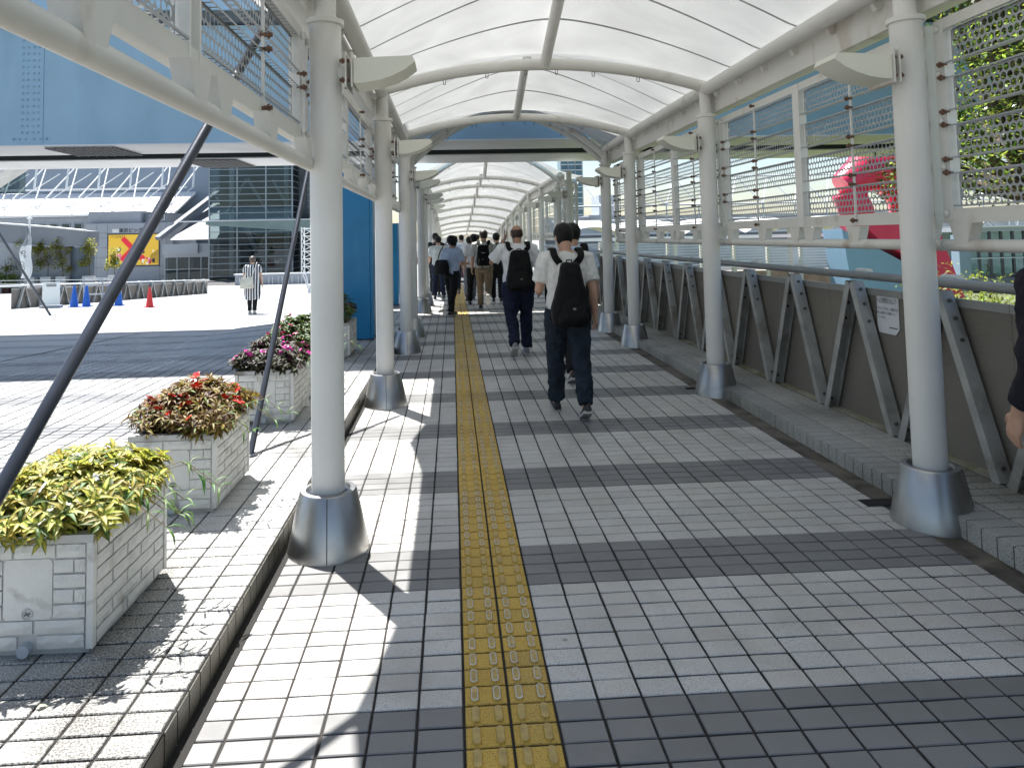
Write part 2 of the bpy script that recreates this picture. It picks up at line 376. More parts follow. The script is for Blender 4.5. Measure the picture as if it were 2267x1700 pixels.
# ---- tactile strip: every yellow block with its two raised bars
strip = structure(MB().add([(X0, .9, -.0055), (X0 + .3, .9, -.0055), (X0 + .3, 24, -.0055), (X0, 24, -.0055)], [(0, 1, 2, 3)]), 'tactile_strip', GROUT)
def tactile_mesh(name, worn):
    mb = MB(); add_tile(mb, (0, 0, 0), T, RW, .006, 0)
    for bx in (-.0375, .0375):
        pr = lambda hx, hy, z: [(bx + sx * (hx - (c if k else 0)), sy * (hy - (0 if k else c)), z) for (sx, sy, k, c) in
                                ((-1, -1, 0, .008), (-1, -1, 1, .008), (1, -1, 1, .008), (1, -1, 0, .008), (1, 1, 0, .008), (1, 1, 1, .008), (-1, 1, 1, .008), (-1, 1, 0, .008))]
        n0 = len(mb.v)
        mb.v += pr(.0150, .0400, 0) + pr(.0125, .0375, .0068) + pr(.0088, .0330, .0076)
        for k in range(2):
            for j in range(8):
                mb.f.append((n0 + k * 8 + j, n0 + k * 8 + (j + 1) % 8, n0 + (k + 1) * 8 + (j + 1) % 8, n0 + (k + 1) * 8 + j)); mb.m.append((0, worn)[k])
        mb.f.append(tuple(n0 + 16 + j for j in range(8))); mb.m.append(1)
    me = mb.mesh(name)
    for q in (YELLOW, YBAR, YRIM): me.materials.append(q)
    return me
TB = tactile_mesh('tactile_block', 1); TBW = tactile_mesh('tactile_block_worn', 2)
n = 0; ty = 2.063; extra = MB()
while n < 300:
    for i in (0, 1):
        k = round((ty - Y0) / RW); wv = TB if (is_dark(ty) or random.random() < .1) else TBW
        inst('tactile_block', wv, (X0 + (i + .5) * T, ty + RW / 2, random.uniform(-.0006, .0008)), strip, (random.uniform(-.004, .004), 0, 0)); n += 1
    ty += RW
mb = MB(); yy = ty
while yy < 24:
    for i in (0, 1): add_tile(mb, (X0 + (i + .5) * T, yy + .2, 0), T, .4, .006, 0)
    for i in range(4): mb.box((X0 + .023 + i * .075, yy + .01, 0), (X0 + .052 + i * .075, yy + .39, .005), 1)
    yy += .4
for yy0, yy1 in ((.9, 2.063),):
    for i in (0, 1): add_tile(mb, (X0 + (i + .5) * T, (yy0 + yy1) / 2, 0), T, yy1 - yy0, .006, 0)
for a in range(24, 46, 2):
    mb.add([(X0, a, zoff(a) + .004), (X0 + .3, a, zoff(a) + .004), (X0 + .3, a + 2, zoff(a + 2) + .004), (X0, a + 2, zoff(a + 2) + .004)], [(0, 1, 2, 3)], 0)
tag(mb.build('tactile_run', [YELLOW, YBAR], strip, fix=False), kind='stuff')

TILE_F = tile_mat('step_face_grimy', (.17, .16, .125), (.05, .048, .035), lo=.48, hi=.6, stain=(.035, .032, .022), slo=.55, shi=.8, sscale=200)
# ---- left: raised step and plaza
mb = MB()
gx = [XL, -1.9, -2.6, -3.4, -4.4, -6.0385, -9, -14, -20, -30, -45, -75]; gy = [-2, 1.3, 4, 6.5, 8.5, 11, 14.063, 18, 24, 32, 44, 60, 80, 130]
for i in range(len(gx) - 1):
    for j in range(len(gy) - 1):
        nr = gx[i + 1] >= -6.04 and gy[j + 1] <= 14.07
        q = [(x, y, zplaza(x, y) - ((.006 if y <= 8.5 else .035) if nr else .002)) for x, y in ((gx[i + 1], gy[j]), (gx[i], gy[j]), (gx[i], gy[j + 1]), (gx[i + 1], gy[j + 1]))]
        mb.add(q, [(0, 1, 2, 3)], 0 if nr else 1)
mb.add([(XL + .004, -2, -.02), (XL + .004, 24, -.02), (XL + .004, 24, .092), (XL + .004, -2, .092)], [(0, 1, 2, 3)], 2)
plaza = structure(mb, 'plaza_paving', [GROUT, FARPLAZA, GUTTER], fix=False)
ST = tile_mesh('paving_tile', T, RW, .006, TILE_S); STD = tile_mesh('paving_tile_dark', T, RW, .006, TILE_M)
FT = MB(); FT.box((-.004, -.046, -.05), (0, .046, .046)); FTm = FT.mesh('step_tile'); FTm.materials.append(TILE_F)
pc = []
for k in range(-10, 116):
    y = Y0 + k * RW
    for i in range(1, 35):
        x = XL - (i - .5) * T; pc.append((x, y + RW / 2, is_dark(y) and x < -2.0))
vis = sorted([c for c in pc if inview(c[0], c[1], .1)], key=lambda c: c[0] ** 2 + c[1] ** 2)[:240]; vs_ = set((c[0], c[1]) for c in vis)
for x, y, dk in vis: inst('paving_tile', STD if dk else ST, (x, y, zplaza(x, y) + random.uniform(-.001, .001)), plaza, (random.uniform(-.006, .006), random.uniform(-.006, .006), 0))
mb = MB()
for x, y, dk in pc:
    if (x, y) not in vs_: add_tile(mb, (x, y, zplaza(x, y)), T, RW, .006, inset=.0065 if x < -1.9 else .0046, m=1 if dk else (2 if x > -1.95 else 0), tilt=.005, jz=random.uniform(-.0008, .0008))
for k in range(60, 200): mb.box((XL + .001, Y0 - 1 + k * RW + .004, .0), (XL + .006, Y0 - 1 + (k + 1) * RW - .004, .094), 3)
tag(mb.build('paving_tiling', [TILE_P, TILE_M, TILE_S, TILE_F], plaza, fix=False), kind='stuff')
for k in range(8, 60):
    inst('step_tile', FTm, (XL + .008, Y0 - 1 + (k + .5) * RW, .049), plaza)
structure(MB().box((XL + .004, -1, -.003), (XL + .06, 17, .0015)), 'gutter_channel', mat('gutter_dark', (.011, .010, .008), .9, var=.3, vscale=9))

# ---- right: raised ledge below the fence
mb = MB(); mb.box((XR + .004, -1, -.4), (3.085, 24, .093), 0); mb.box((3.085, -1, -.4), (3.24, 24, .105), 1)
ledge = structure(mb, 'fence_ledge', [GROUT, mat('mossy_kerb', (.33, .32, .26), .8, var=.25, vscale=4, dirt=(.16, .17, .07), dscale=5, dlo=.45, dhi=.7, bump=.3, bscale=60)])
KT = tile_mesh('ledge_tile', .165, RW, .008, TILE_K); KT2 = tile_mesh('ledge_nosing', .21, RW, .008, tile_mat('ledge_nosing', (.42, .42, .40), (.13, .13, .12), lo=.52, hi=.62, stain=(.08, .08, .07), slo=.62, shi=.84))
KF = MB(); KF.box((-.004, -.046, -.05), (0, .046, .047)); KFm = KF.mesh('ledge_face_tile'); KFm.materials.append(TILE_K)
for k in range(0, 75):
    y = 2.5 + (k + .5) * RW
    inst('ledge_nosing', KT2, (XR + .105, y, .1), ledge, (random.uniform(-.005, .005), random.uniform(-.01, .01), 0))
    inst('ledge_tile', KT, (XR + .295, y, .1), ledge, (random.uniform(-.005, .005), random.uniform(-.01, .01), 0))
    inst('ledge_tile', KT, (XR + .46, y, .1), ledge, (random.uniform(-.005, .005), random.uniform(-.01, .01), 0))
    inst('ledge_face_tile', KFm, (XR, y, .049), ledge)
mb = MB()
for k in range(75, 210):
    y = 2.5 + (k + .5) * RW
    for cx_, w_ in ((XR + .105, .21), (XR + .295, .165), (XR + .46, .165)): add_tile(mb, (cx_, y, .1), w_, RW, .008, 0)
    mb.box((XR - .003, y - .046, 0), (XR + .001, y + .046, .096), 0)
tag(mb.build('ledge_tiling', TILE_K, ledge, fix=False), kind='stuff')
mb = MB()
for y in (4.02, 7.1):
    mb.box((2.30, y - .05, .0015), (2.50, y + .05, .004))
structure(mb, 'drain_slot', mat('drain_dark', (.006, .006, .006), .9))

# ---- terrain far below and around
DRT = mat('far_ground', (.22, .22, .21), .9, var=.2, vscale=.2)
GRASS = mat('far_lawn', (.10, .12, .05), .9, var=.35, vscale=1.5, bump=.5, bscale=8)
mb = MB(); S = 1500
mb.add([(-S, -S, -6), (S, -S, -6), (S, S, -6), (-S, S, -6)], [(0, 1, 2, 3)])
structure(mb, 'ground', DRT)
mb = MB(); mb.add([(3.3, -5, -1.2), (70, -5, -1.6), (70, 24, -3.2), (3.3, 24, -1.8), (70, 70, -5), (3.3, 70, -4)], [(0, 1, 2, 3), (3, 2, 4, 5)])
structure(mb, 'lower_terrace', GRASS)

# ================================================================= CANOPY
XC, HS = .935, 1.585
YC1 = [.58, 3.74, 6.84, 9.92, 11.5]
YC2 = [15.1, 16.8, 20.0, 23.2, 26.4, 29.6, 32.8, 36.0, 39.2, 42.4, 45.6]
ORD = ['nearest', 'second', 'third', 'fourth', 'fifth', 'sixth', 'seventh', 'eighth', 'ninth', 'tenth', 'eleventh', 'twelfth', 'thirteenth', 'fourteenth', 'fifteenth', 'sixteenth', 'seventeenth']
SEAMD = mat('seam_dark', (.05, .05, .05), .6)
bolt1 = MB(); bolt1.tube((-.03, 0, 0), (.02, 0, 0), .010, n=6); bolt1.tube((-.018, 0, 0), (-.012, 0, 0), .017, n=8); BOLT = bolt1.mesh('bolt'); BOLT.materials.append(RUST)
def make_column():
    t = empty('canopy_column', (0, 0, 0))
    MB().tube((0, 0, .27), (0, 0, 2.69), .083, n=28).build('shaft', WHITE, t, smooth=40)
    MB().lathe([(.083, 2.675), (.098, 2.68), (.098, 2.705), (.083, 2.71)], n=28).build('collar', WHITE, t, smooth=30)
    MB().tube((0, 0, 2.70), (0, 0, 2.93), .058, n=20).build('upper_post', WHITE, t, smooth=40)
    c = MB().lathe([(.205, -.004), (.203, .012), (.142, .287), (.136, .294), (.112, .296), (.100, .270)], n=36).build('cone_base', STEEL, t, smooth=30)
    for a in (-1.45, 1.2):
        d = Vector((math.cos(a), math.sin(a), 0)); MB().bar(d * .2045 + Vector((0, 0, .005)), d * .1425 + Vector((0, 0, .29)), .004, .005).build('cone_seam', SEAMD, c)
    MB().lathe([(.105, .25), (.105, .284), (.084, .285), (.084, .25)], n=24).build('dark_gasket', POLE, t, smooth=30)
    return t
LAMPF = mat('lamp_face', (.70, .70, .62), .5, var=.04)
def make_lamp():
    """half-moon lamp fin on two side plates, pointing +X"""
    t = empty('lamp_fin', (0, 0, 0))
    prof = [(.16, 0), (.46, .012), (.475, -.02), (.42, -.062), (.36, -.092), (.29, -.115), (.22, -.127), (.16, -.13)]
    MB().prism(prof, (0, -.11, 0), (1, 0, 0), (0, 0, 1), (0, .22, 0)).build('shade', LAMPF, t, smooth=25)
    mb = MB(); mb.box((.148, -.12, -.15), (.157, .12, .03)); mb.box((.118, -.12, -.15), (.126, .12, .03)); mb.build('mounting_plate', WHITE_RUST, t)
    mb = MB(); mb.tube((.07, 0, -.06), (.12, 0, -.06), .045, n=12)
    mb.build('arm', WHITE, t, smooth=40)
    for y in (-.09, .09):
        for z in (-.11, -.01): inst('bolt', BOLT, (.118, y, z), t)
    return t
col0 = make_column(); lamp0 = make_lamp(); usedc = [0, 0]
def place(proto, flag, loc, rz, label, cat, group):
    o = proto if not usedc[flag] else copy_tree(proto)
    usedc[flag] = 1; o.location = loc; o.rotation_euler = (0, 0, rz); return tag(o, label, cat, group)
allY = [y for y in YC1 + YC2 if y > 1]
for side, x in (('left', -.65), ('right', 2.52)):
    for i, y in enumerate(allY):
        z = zoff(y)
        place(col0, 0, (x, y, z), 0 if side == 'left' else .9, f'white steel canopy column on a metal cone, {ORD[i]} from the front in the {side} row', 'column', 'canopy columns')
        if i < 9:
            place(lamp0, 1, (x, y, z + 2.48), 0 if side == 'left' else math.pi, f'cream half-moon lamp fin on the {ORD[i]} column of the {side} row', 'lamp', 'lamp fins on the columns')

# ---- arches with raking ridge struts and hooks
def arch_pts(y, zs, za, n=24, lean=0.):
    out = []
    for i in range(n + 1):
        u = -1 + 2 * i / n; k = 1 - u * u
        out.append((XC + HS * u, y + lean * k, zs + (za - zs) * k))
    return out
hookm = MB()
hk = [(0, 0, 0)] ; pts = [(-.012, 0, 0), (-.012, 0, -.035)] + [(.012 * math.cos(a), 0, -.035 + .012 * math.sin(a)) for a in [math.pi + k * math.pi / 6 for k in range(1, 6)]] + [(.012, 0, -.035), (.012, 0, 0)]
hookm.path(pts, .0035, 6); HOOK = hookm.mesh('hook'); HOOK.materials.append(mat('hook_metal', (.12, .12, .12), .4, .6))
def make_arch(y, i, which, strut=True, zs=2.985, za=3.225, lean=0., r=.057, y_peak=None):
    z = zoff(y)
    t = empty('canopy_arch', (XC, y, z), f'white tubular roof arch across the walkway, {ORD[i]} from the front under the {which} roof', 'roof arch', 'canopy arches')
    MB().path([(a, b, c + z) for a, b, c in arch_pts(y, zs, za, 28, lean)], r, 14).build('arch_tube', WHITE_RUST, t, smooth=40)
    if strut:
        yp = y - 1.5 if y_peak is None else y_peak
        MB().tube((XC, y, za + z), (XC, yp, 3.72 + zoff(yp)), .052, n=14).build('ridge_strut', WHITE, t, smooth=40)
        MB().prism([(0, 0), (.16, 0), (.0, .17)], (XC - .005, y - .10, za + z + .05), (0, -1, 0), (0, 0, 1), (.01, 0, 0)).build('gusset', WHITE_RUST, t)
    if y < 30:
        for u in (-.62, -.36, -.12, .07, .3, .58):
            inst('hook', HOOK, (HS * u, lean * (1 - u * u), zs + (za - zs) * (1 - u * u) - r + .002), t, (0, 0, random.uniform(-.5, .5)))
    return t
for i, y in enumerate([3.74, 6.84, 9.92]): make_arch(y, i, 'front')
make_arch(11.5, 3, 'front', strut=False, zs=2.84, za=3.66, lean=.25)
make_arch(11.62, 4, 'front', strut=False, zs=2.74, za=3.58, lean=.25, r=.04)
make_arch(16.45, 0, 'rear', strut=False, zs=2.80, za=3.52, lean=-.05)
for i, y in enumerate(YC2[2:]): make_arch(y, i + 1, 'rear')

# ---- eave beams: tube on the column heads with a gutter profile outside it
def eave(x, y0, y1, sgn, label):
    t = empty('eave_beam', (x, y0, 2.95), label, 'roof beam', 'eave beams')
    n = max(1, int((y1 - y0) / 6)); ysn = [y0 + (y1 - y0) * k / n for k in range(n + 1)]
    MB().path([(x, y, 2.96 + zoff(y)) for y in ysn], .06, 16).build('beam_tube', WHITE_RUST, t, smooth=40)
    mb = MB()
    for a, b in zip(ysn, ysn[1:]):
        for (u0, u1, v0, v1) in ((.085, .10, -.20, .03), (.085, .20, -.215, -.20), (.19, .20, -.20, -.10)):
            xa, xb = sorted((x + sgn * u0, x + sgn * u1))
            p = [(xa, a, 2.95 + v0 + zoff(a)), (xb, a, 2.95 + v0 + zoff(a)), (xb, b, 2.95 + v0 + zoff(b)), (xa, b, 2.95 + v0 + zoff(b)), (xa, a, 2.95 + v1 + zoff(a)), (xb, a, 2.95 + v1 + zoff(a)), (xb, b, 2.95 + v1 + zoff(b)), (xa, b, 2.95 + v1 + zoff(b))]
            mb.add(p, [(0, 3, 2, 1), (4, 5, 6, 7), (0, 1, 5, 4), (1, 2, 6, 5), (2, 3, 7, 6), (3, 0, 4, 7)])
    mb.build('gutter_profile', WHITE_RUST, t)
    y = y0 + .25
    cl = MB(); cl.prism([(0, 0), (.09, 0), (.09, -.04), (.03, -.06)], (0, -.02, 0), (1, 0, 0), (0, 0, 1), (0, .04, 0)); clm = cl.mesh('clip'); clm.materials.append(WHITE_RUST)
    while y < min(y1, 14):
        inst('clip', clm, (sgn * .02 if sgn > 0 else -.02, y - y0, -.03), t, (0, 0, 0 if sgn > 0 else math.pi)); y += .52
eave(-.65, .2, 11.75, -1, 'white tubular eave beam of the front roof along the left columns')
eave(2.52, .2, 11.75, 1, 'white tubular eave beam of the front roof along the right columns')
eave(-.65, 16.3, 46, -1, 'white tubular eave beam of the rear roof along the left columns')
eave(2.52, 16.3, 46, 1, 'white tubular eave beam of the rear roof along the right columns')

# ---- membrane bays
def memb_pt(s, v, ya, yb, za0, zb0, zpk):
    """s in [-1-o, 1+o] across, v in [0,1] along the bay"""
    y = ya + (yb - ya) * v
    tri = 1 - abs(2 * v - 1); tri = min(1, tri * 1.06)
    base = za0 + (zb0 - za0) * v
    zc = base + (zpk - base) * tri
    a = abs(s)
    if a <= 1:
        arch = 1 - a * a; tent = 1 - (a * a + .02) ** .5 * (1 / (1.02 ** .5)); k = tri ** .45
        shp = arch * (1 - k) + (tent * .85 + arch * .15) * k
        z = 3.04 + (zc - 3.04) * shp
    else:
        z = 3.04 - (a - 1) * .35
    return (XC + HS * s, y, z + zoff(y))
def make_membrane(ya, yb, label, za0=3.33, zb0=3.33, zpk=3.80, nv=22, seams=True):
    t = empty('membrane_bay', (XC, (ya + yb) / 2, 3.0), label, 'roof membrane', 'roof membrane bays')
    mb = MB(); ns = 32; k0 = 0
    for j in range(nv + 1):
        v = j / nv; over = .225 + .115 * (abs(2 * v - 1)) ** 1.6
        for i in range(ns + 1):
            q = -1 + 2 * i / ns; s = q * (1 + over) if abs(q) > .9 else q / .9
            if abs(q) > .9: s = math.copysign(1 + over * (abs(q) - .9) / .1, q)
            mb.v.append(memb_pt(s, v, ya, yb, za0, zb0, zpk))
    for j in range(nv):
        for i in range(ns):
            a = j * (ns + 1) + i; mb.f.append((a, a + 1, a + ns + 2, a + ns + 1)); mb.m.append(0)
    mb.build('fabric', MEMB, t, smooth=60, fix=False)
    if seams:
        for k in range(1, 5):
            v = k / 5
            mb = MB(); wv = .014 / (yb - ya); nn = 40
            for i in range(nn + 1):
                s = -1.08 + 2.16 * i / nn
                for dv in (-wv, wv):
                    p = memb_pt(s, v + dv, ya, yb, za0, zb0, zpk); mb.v.append((p[0], p[1], p[2] - .006))
            for i in range(nn): mb.f.append((2 * i, 2 * i + 1, 2 * i + 3, 2 * i + 2)); mb.m.append(0)
            mb.build('weld_seam', SEAM, t, fix=False)
    return t
mb_l = 'cream roof membrane with welded seams, {} bay of the {} roof'
make_membrane(.58, 3.74, mb_l.format('nearest', 'front')); make_membrane(3.74, 6.84, mb_l.format('second', 'front')); make_membrane(6.84, 9.92, mb_l.format('third', 'front'))
make_membrane(9.92, 11.75, mb_l.format('last short', 'front'), zb0=3.70, zpk=3.62, nv=12)
make_membrane(16.35, 20.0, mb_l.format('nearest', 'rear'), za0=3.56)
for i, (a, b) in enumerate(zip(YC2[2:], YC2[3:])): make_membrane(a, b, mb_l.format(ORD[i + 1], 'rear'), nv=12, seams=i < 3)

# ---- side screens of perforated sheet between the columns
SHEET = mat('perforated_sheet', (.36, .38, .40), .4, .2, var=.06)
def perf_mesh(name, L, H, pitch, pv, rx, rz):
    """sheet in the YZ plane, staggered oval holes, folded slotted edges towards -X"""
    mb = MB(); nr = int(H / pv); nc = int(L / pitch); y00 = (L - nc * pitch) / 2; z00 = (H - nr * pv) / 2
    for r in range(nr):
        off = pitch / 2 if r % 2 else 0; zc = z00 + (r + .5) * pv
        if off:
            mb.add([(0, y00, zc - pv / 2), (0, y00 + off, zc - pv / 2), (0, y00 + off, zc + pv / 2), (0, y00, zc + pv / 2)], [(0, 1, 2, 3)])
            mb.add([(0, L - y00 - off, zc - pv / 2), (0, L - y00, zc - pv / 2), (0, L - y00, zc + pv / 2), (0, L - y00 - off, zc + pv / 2)], [(0, 1, 2, 3)])
        for c in range(nc - (1 if off else 0)):
            yc = y00 + off + (c + .5) * pitch; k = len(mb.v)
            for j in range(8):
                a = j * math.pi / 4; ca, sa = math.cos(a), math.sin(a); q = 1 / max(abs(ca), abs(sa))
                mb.v.append((0, yc + ca * q * pitch / 2, zc + sa * q * pv / 2))
            for j in range(8):
                a = j * math.pi / 4; mb.v.append((0, yc + math.cos(a) * rx, zc + math.sin(a) * rz))
            for j in range(8): mb.f.append((k + j, k + (j + 1) % 8, k + 8 + (j + 1) % 8, k + 8 + j)); mb.m.append(0)
    for z0_, z1_ in ((0, z00), (H - z00, H)):
        mb.add([(0, 0, z0_), (0, L, z0_), (0, L, z1_), (0, 0, z1_)], [(0, 1, 2, 3)])
    for ya, yb in ((0, y00), (L - y00, L)): mb.add([(0, ya, z00), (0, yb, z00), (0, yb, H - z00), (0, ya, H - z00)], [(0, 1, 2, 3)])
    dp = .042
    for z_ in (0, H):                      # slotted flange
        nc2 = int(L / .05); w_ = L / nc2
        mb.add([(0, 0, z_), (-.007, 0, z_), (-.007, L, z_), (0, L, z_)], [(0, 1, 2, 3)]); mb.add([(-dp + .007, 0, z_), (-dp, 0, z_), (-dp, L, z_), (-dp + .007, L, z_)], [(0, 1, 2, 3)])
        for c in range(nc2 + 1):
            y_ = c * w_; a, b = max(0, y_ - .007), min(L, y_ + .007)
            mb.add([(-.007, a, z_), (-dp + .007, a, z_), (-dp + .007, b, z_), (-.007, b, z_)], [(0, 1, 2, 3)])
        s_ = .008 if z_ == 0 else -.008
        mb.add([(-dp, 0, z_), (-dp, L, z_), (-dp, L, z_ + s_), (-dp, 0, z_ + s_)], [(0, 1, 2, 3)])
    me = mb.mesh(name); me.materials.append(SHEET); return me
_pm = {}
def perf(L, H):
    k = (round(L, 3), round(H, 3))
    if k not in _pm: _pm[k] = perf_mesh('perforated_sheet', L, H, .040, .042, .0174, .0190)
    return _pm[k]
trap = MB().prism([(-.085, 0), (.085, 0), (.042, -.115), (-.042, -.115)], (-.03, 0, 0), (0, 1, 0), (0, 0, 1), (.06, 0, 0)).mesh('bracket'); trap.materials.append(WHITE_RUST)
dome = MB().lathe([(.020, 0), (.018, .008), (.010, .014), (.002, .016)], n=10).mesh('cap_nut'); dome.materials.append(WHITE)
def screen(x, ya, yb, z0, z1, zr, rows, out, label, detail=True):
    """frame plane at x; 'out' is the outward sign"""
    L = yb - ya; t = empty('side_screen', (x, ya, z0 + zoff(ya)), label, 'screen', 'perforated side screens'); H = z1 - z0; i_ = -out
    F = MB(); d0, d1 = sorted((0, out * .05))
    F.box((d0, .004, 0), (d1, L - .004, .012)); F.box((d0, .004, .012), (d0 + .012 if out > 0 else d0 + .05, L - .004, .075)); F.build('bottom_channel', WHITE_RUST, t, local=True)
    F = MB(); F.box((d0, .004, H - .012), (d1, L - .004, H)); F.box((d0, .004, H - .06), (d0 + .05 if out < 0 else d0 + .012, L - .004, H - .012)); F.build('top_channel', WHITE_RUST, t, local=True)
    for a, b in ((0, .075), (L - .075, L)):
        MB().box((d0 - .003, a, 0.012), (d1 + .002, b, H - .012)).build('end_post', WHITE, t, local=True)
    mids = [L / 2]
    for m_ in mids:
        F = MB(); F.box((d0 - .004, m_ - .05, -.004), (d1 + .003, m_ - .036, H)); F.box((d0 - .002, m_ - .036, .0), (d0 + .012, m_ + .036, H - .001)); F.box((d0 - .004, m_ + .036, -.004), (d1 + .003, m_ + .05, H)); F.build('mullion', WHITE, t, local=True)
    Ls = L / 2 - .075 - .05 - .02; zz0, zz1 = .085, H - .07; gap = .075; hs = (zz1 - zz0 - gap * (rows - 1)) / rows
    for a in (.085, L / 2 + .06):
        for r in range(rows):
            inst('perforated_sheet', perf(Ls, hs), (out * .035, a, zz0 + r * (hs + gap)), t, scale=(-1 if out < 0 else 1, 1, 1))
        MB().box((i_ * .004 - .006, a + Ls / 2 - .006, .03), (i_ * .004 + .006, a + Ls / 2 + .006, H - .03)).build('tie_rod', WHITE, t, local=True)
        if detail:
            zs_ = [.035, H - .03] + [zz0 + r * (hs + gap) - gap + .008 for r in range(1, rows)] + [zz0 + r * (hs + gap) - .008 for r in range(1, rows)]
            for z_ in zs_: inst('bolt', BOLT, (i_ * .012, a + Ls / 2, z_), t, (0, 0, 0 if out > 0 else math.pi))
            for ye in (.06, L - .06):
                pass
    if detail:
        for r in range(rows + 1):
            for ye in (.03, L - .03): inst('cap_nut', dome, (i_ * .006, ye, .05 + r * (H - .1) / rows), t, (0, R(-90) if out > 0 else R(90), 0))
        for ye in (.068, L - .068):
            for r in range(1, rows):
                for dz in (-.035, .035): inst('bolt', BOLT, (i_ * .008, ye, zz0 + r * (hs + gap) - gap / 2 + dz), t, (0, 0, 0 if out > 0 else math.pi))
    ro = out * .03 if out > 0 else .03
    for y_ in (.12, L * .27, L / 2 - .11, L / 2 + .11, L * .73, L - .12): inst('bracket', trap, (ro, y_, -.002), t)
    MB().tube((ro, -.02, zr - z0), (ro, L + .02, zr - z0), .032, n=12).build('lower_rail', WHITE_RUST, t, smooth=40, local=True)
    return t
bays1 = list(zip(YC1, YC1[1:])); bays2 = list(zip(YC2, YC2[1:]))
for i, (a, b) in enumerate(bays1):
    screen(2.655, a + .03, b - .03, 1.575, 2.675, 1.455, 4, 1, f'tall four-row perforated screen on the right side of the walkway, {ORD[i]} bay from the front', True)
    if i < 3: screen(-.765, a + .03, b - .03, 2.06, 2.66, 1.945, 2, -1, f'short two-row perforated screen on the left side of the walkway, {ORD[i]} bay from the front', True)
for i, (a, b) in enumerate(bays2[:7]):
    screen(2.655, a + .03, b - .03, 1.575, 2.675, 1.455, 4, 1, f'tall perforated screen on the right under the rear roof, {ORD[i]} bay', False)
    screen(-.765, a + .03, b - .03, 2.06, 2.66, 1.945, 2, -1, f'short perforated screen on the left under the rear roof, {ORD[i]} bay', False)

# ---- stay poles on the left
for i, (p, q, lb) in enumerate((((-1.36, 1.30, .1), (-.93, 4.05, 2.98), 'dark steel stay pole leaning over the yellow-leaved planter, nearest of the poles'),
                                ((-1.40, 5.03, .1), (-1.38, 7.72, 3.05), 'dark steel stay pole footed between the red and magenta planters'))):
    t = empty('stay_pole', p, lb, 'stay pole', 'dark stay poles')
    MB().tube(p, q, .0215, n=16).build('pole_shaft', POLE, t, smooth=40)
    MB().tube((p[0], p[1], p[2] - .002), (p[0], p[1], p[2] + .012), .05, n=14).build('foot_plate', POLE, t, smooth=30)
    MB().tube(q, Vector(q) + (Vector(q) - Vector(p)).normalized() * .10, .017, n=10).build('clevis', STEEL, t, smooth=40)

BOLT2 = MB().tube((0, 0, -.022), (0, 0, .022), .012, n=6).mesh('bolt'); BOLT2.materials.append(mat('dull_bolt', (.12, .11, .10), .6, .4))
# ---- fence on the right: inverted-V legs, woven panels, tube handrail
def fence(P0, P1, zf, label, group, legs=True, spacing=.975, h=1.10, detail=True, caps=True, first=.0, mats=(GREYPIPE, LEG, MESHP, CAPM)):
    """straight run; walkway side is to the left of P0->P1 direction rotated +90"""
    P0, P1 = Vector(P0), Vector(P1); D = P1 - P0; L = D.length; d = D.normalized(); nrm = Vector((-d.y, d.x, 0))
    t = empty('guard_fence', (P0.x, P0.y, zf(0)), label, 'fence', group)
    org = Vector((P0.x, P0.y, zf(0)))
    def pt(s, n, z): q = P0 + d * s + nrm * n; return Vector((q.x, q.y, zf(s) + z)) - org
    n = int(L / spacing)
    MB().path([pt(s, .05, h + .0) for s in [L * k / max(1, n // 3) for k in range(max(1, n // 3) + 1)]], .031, 14).build('handrail', mats[0], t, smooth=40, local=True)
    for k in range(n):
        s = first + (k + .5) * spacing
        if s > L - .1: break
        for sg in (-1, 1):
            a, b = pt(s + sg * .045, .035, h - .05), pt(s + sg * .455, .035, .0)
            lg = MB().bar(a, b, .085, .012, nrm); ax = (b - a).normalized(); up = nrm.cross(ax); up = up if up.z > 0 else -up
            for e_ in (-1, 1): lg.bar(a + nrm * (.0385 * e_) - up * .031, b + nrm * (.0385 * e_) - up * .031, .007, .05, nrm)
            lg.build('leg', mats[1], t, local=True)
            if detail:
                ax = (b - a).normalized(); up = nrm.cross(ax); up = up if up.z > 0 else -up
                for f in (.06, .16, .28, .93):
                    if k < 12: inst('bolt', BOLT2, tuple(a + (b - a) * f), t, up.to_track_quat('Z', 'Y').to_euler())
        if caps: MB().tube(pt(s - .075, -.045, h + .015), pt(s + .075, -.045, h + .015), .032, n=12).build('rail_sleeve', WHITE, t, smooth=40, local=True)
        a, b = s - spacing / 2 + .002, s + spacing / 2 - .002
        m_ = MB(); A, B = pt(a, -.03, -.002), pt(b, -.03, -.002); A1, B1 = pt(a, -.03, h - .15), pt(b, -.03, h - .15); o_ = nrm * -.012
        m_.add([A, B, B1, A1, A + o_, B + o_, B1 + o_, A1 + o_], [(0, 1, 2, 3), (7, 6, 5, 4), (0, 4, 5, 1), (1, 5, 6, 2), (2, 6, 7, 3), (3, 7, 4, 0)])
        m_.build('woven_panel', mats[2], t, local=True)
        m_ = MB(); m_.bar(pt(a, -.034, h - .125), pt(b, -.034, h - .125), .05, .028, (0, 0, 1)); m_.build('panel_cap', mats[3], t, local=True)
    return t
fence((3.13, 1.02, 0), (3.13, 24, 0), lambda s: .105, 'grey woven-metal guard fence with inverted-V legs along the right side of the walkway', 'guard fences', detail=2, first=-.035)
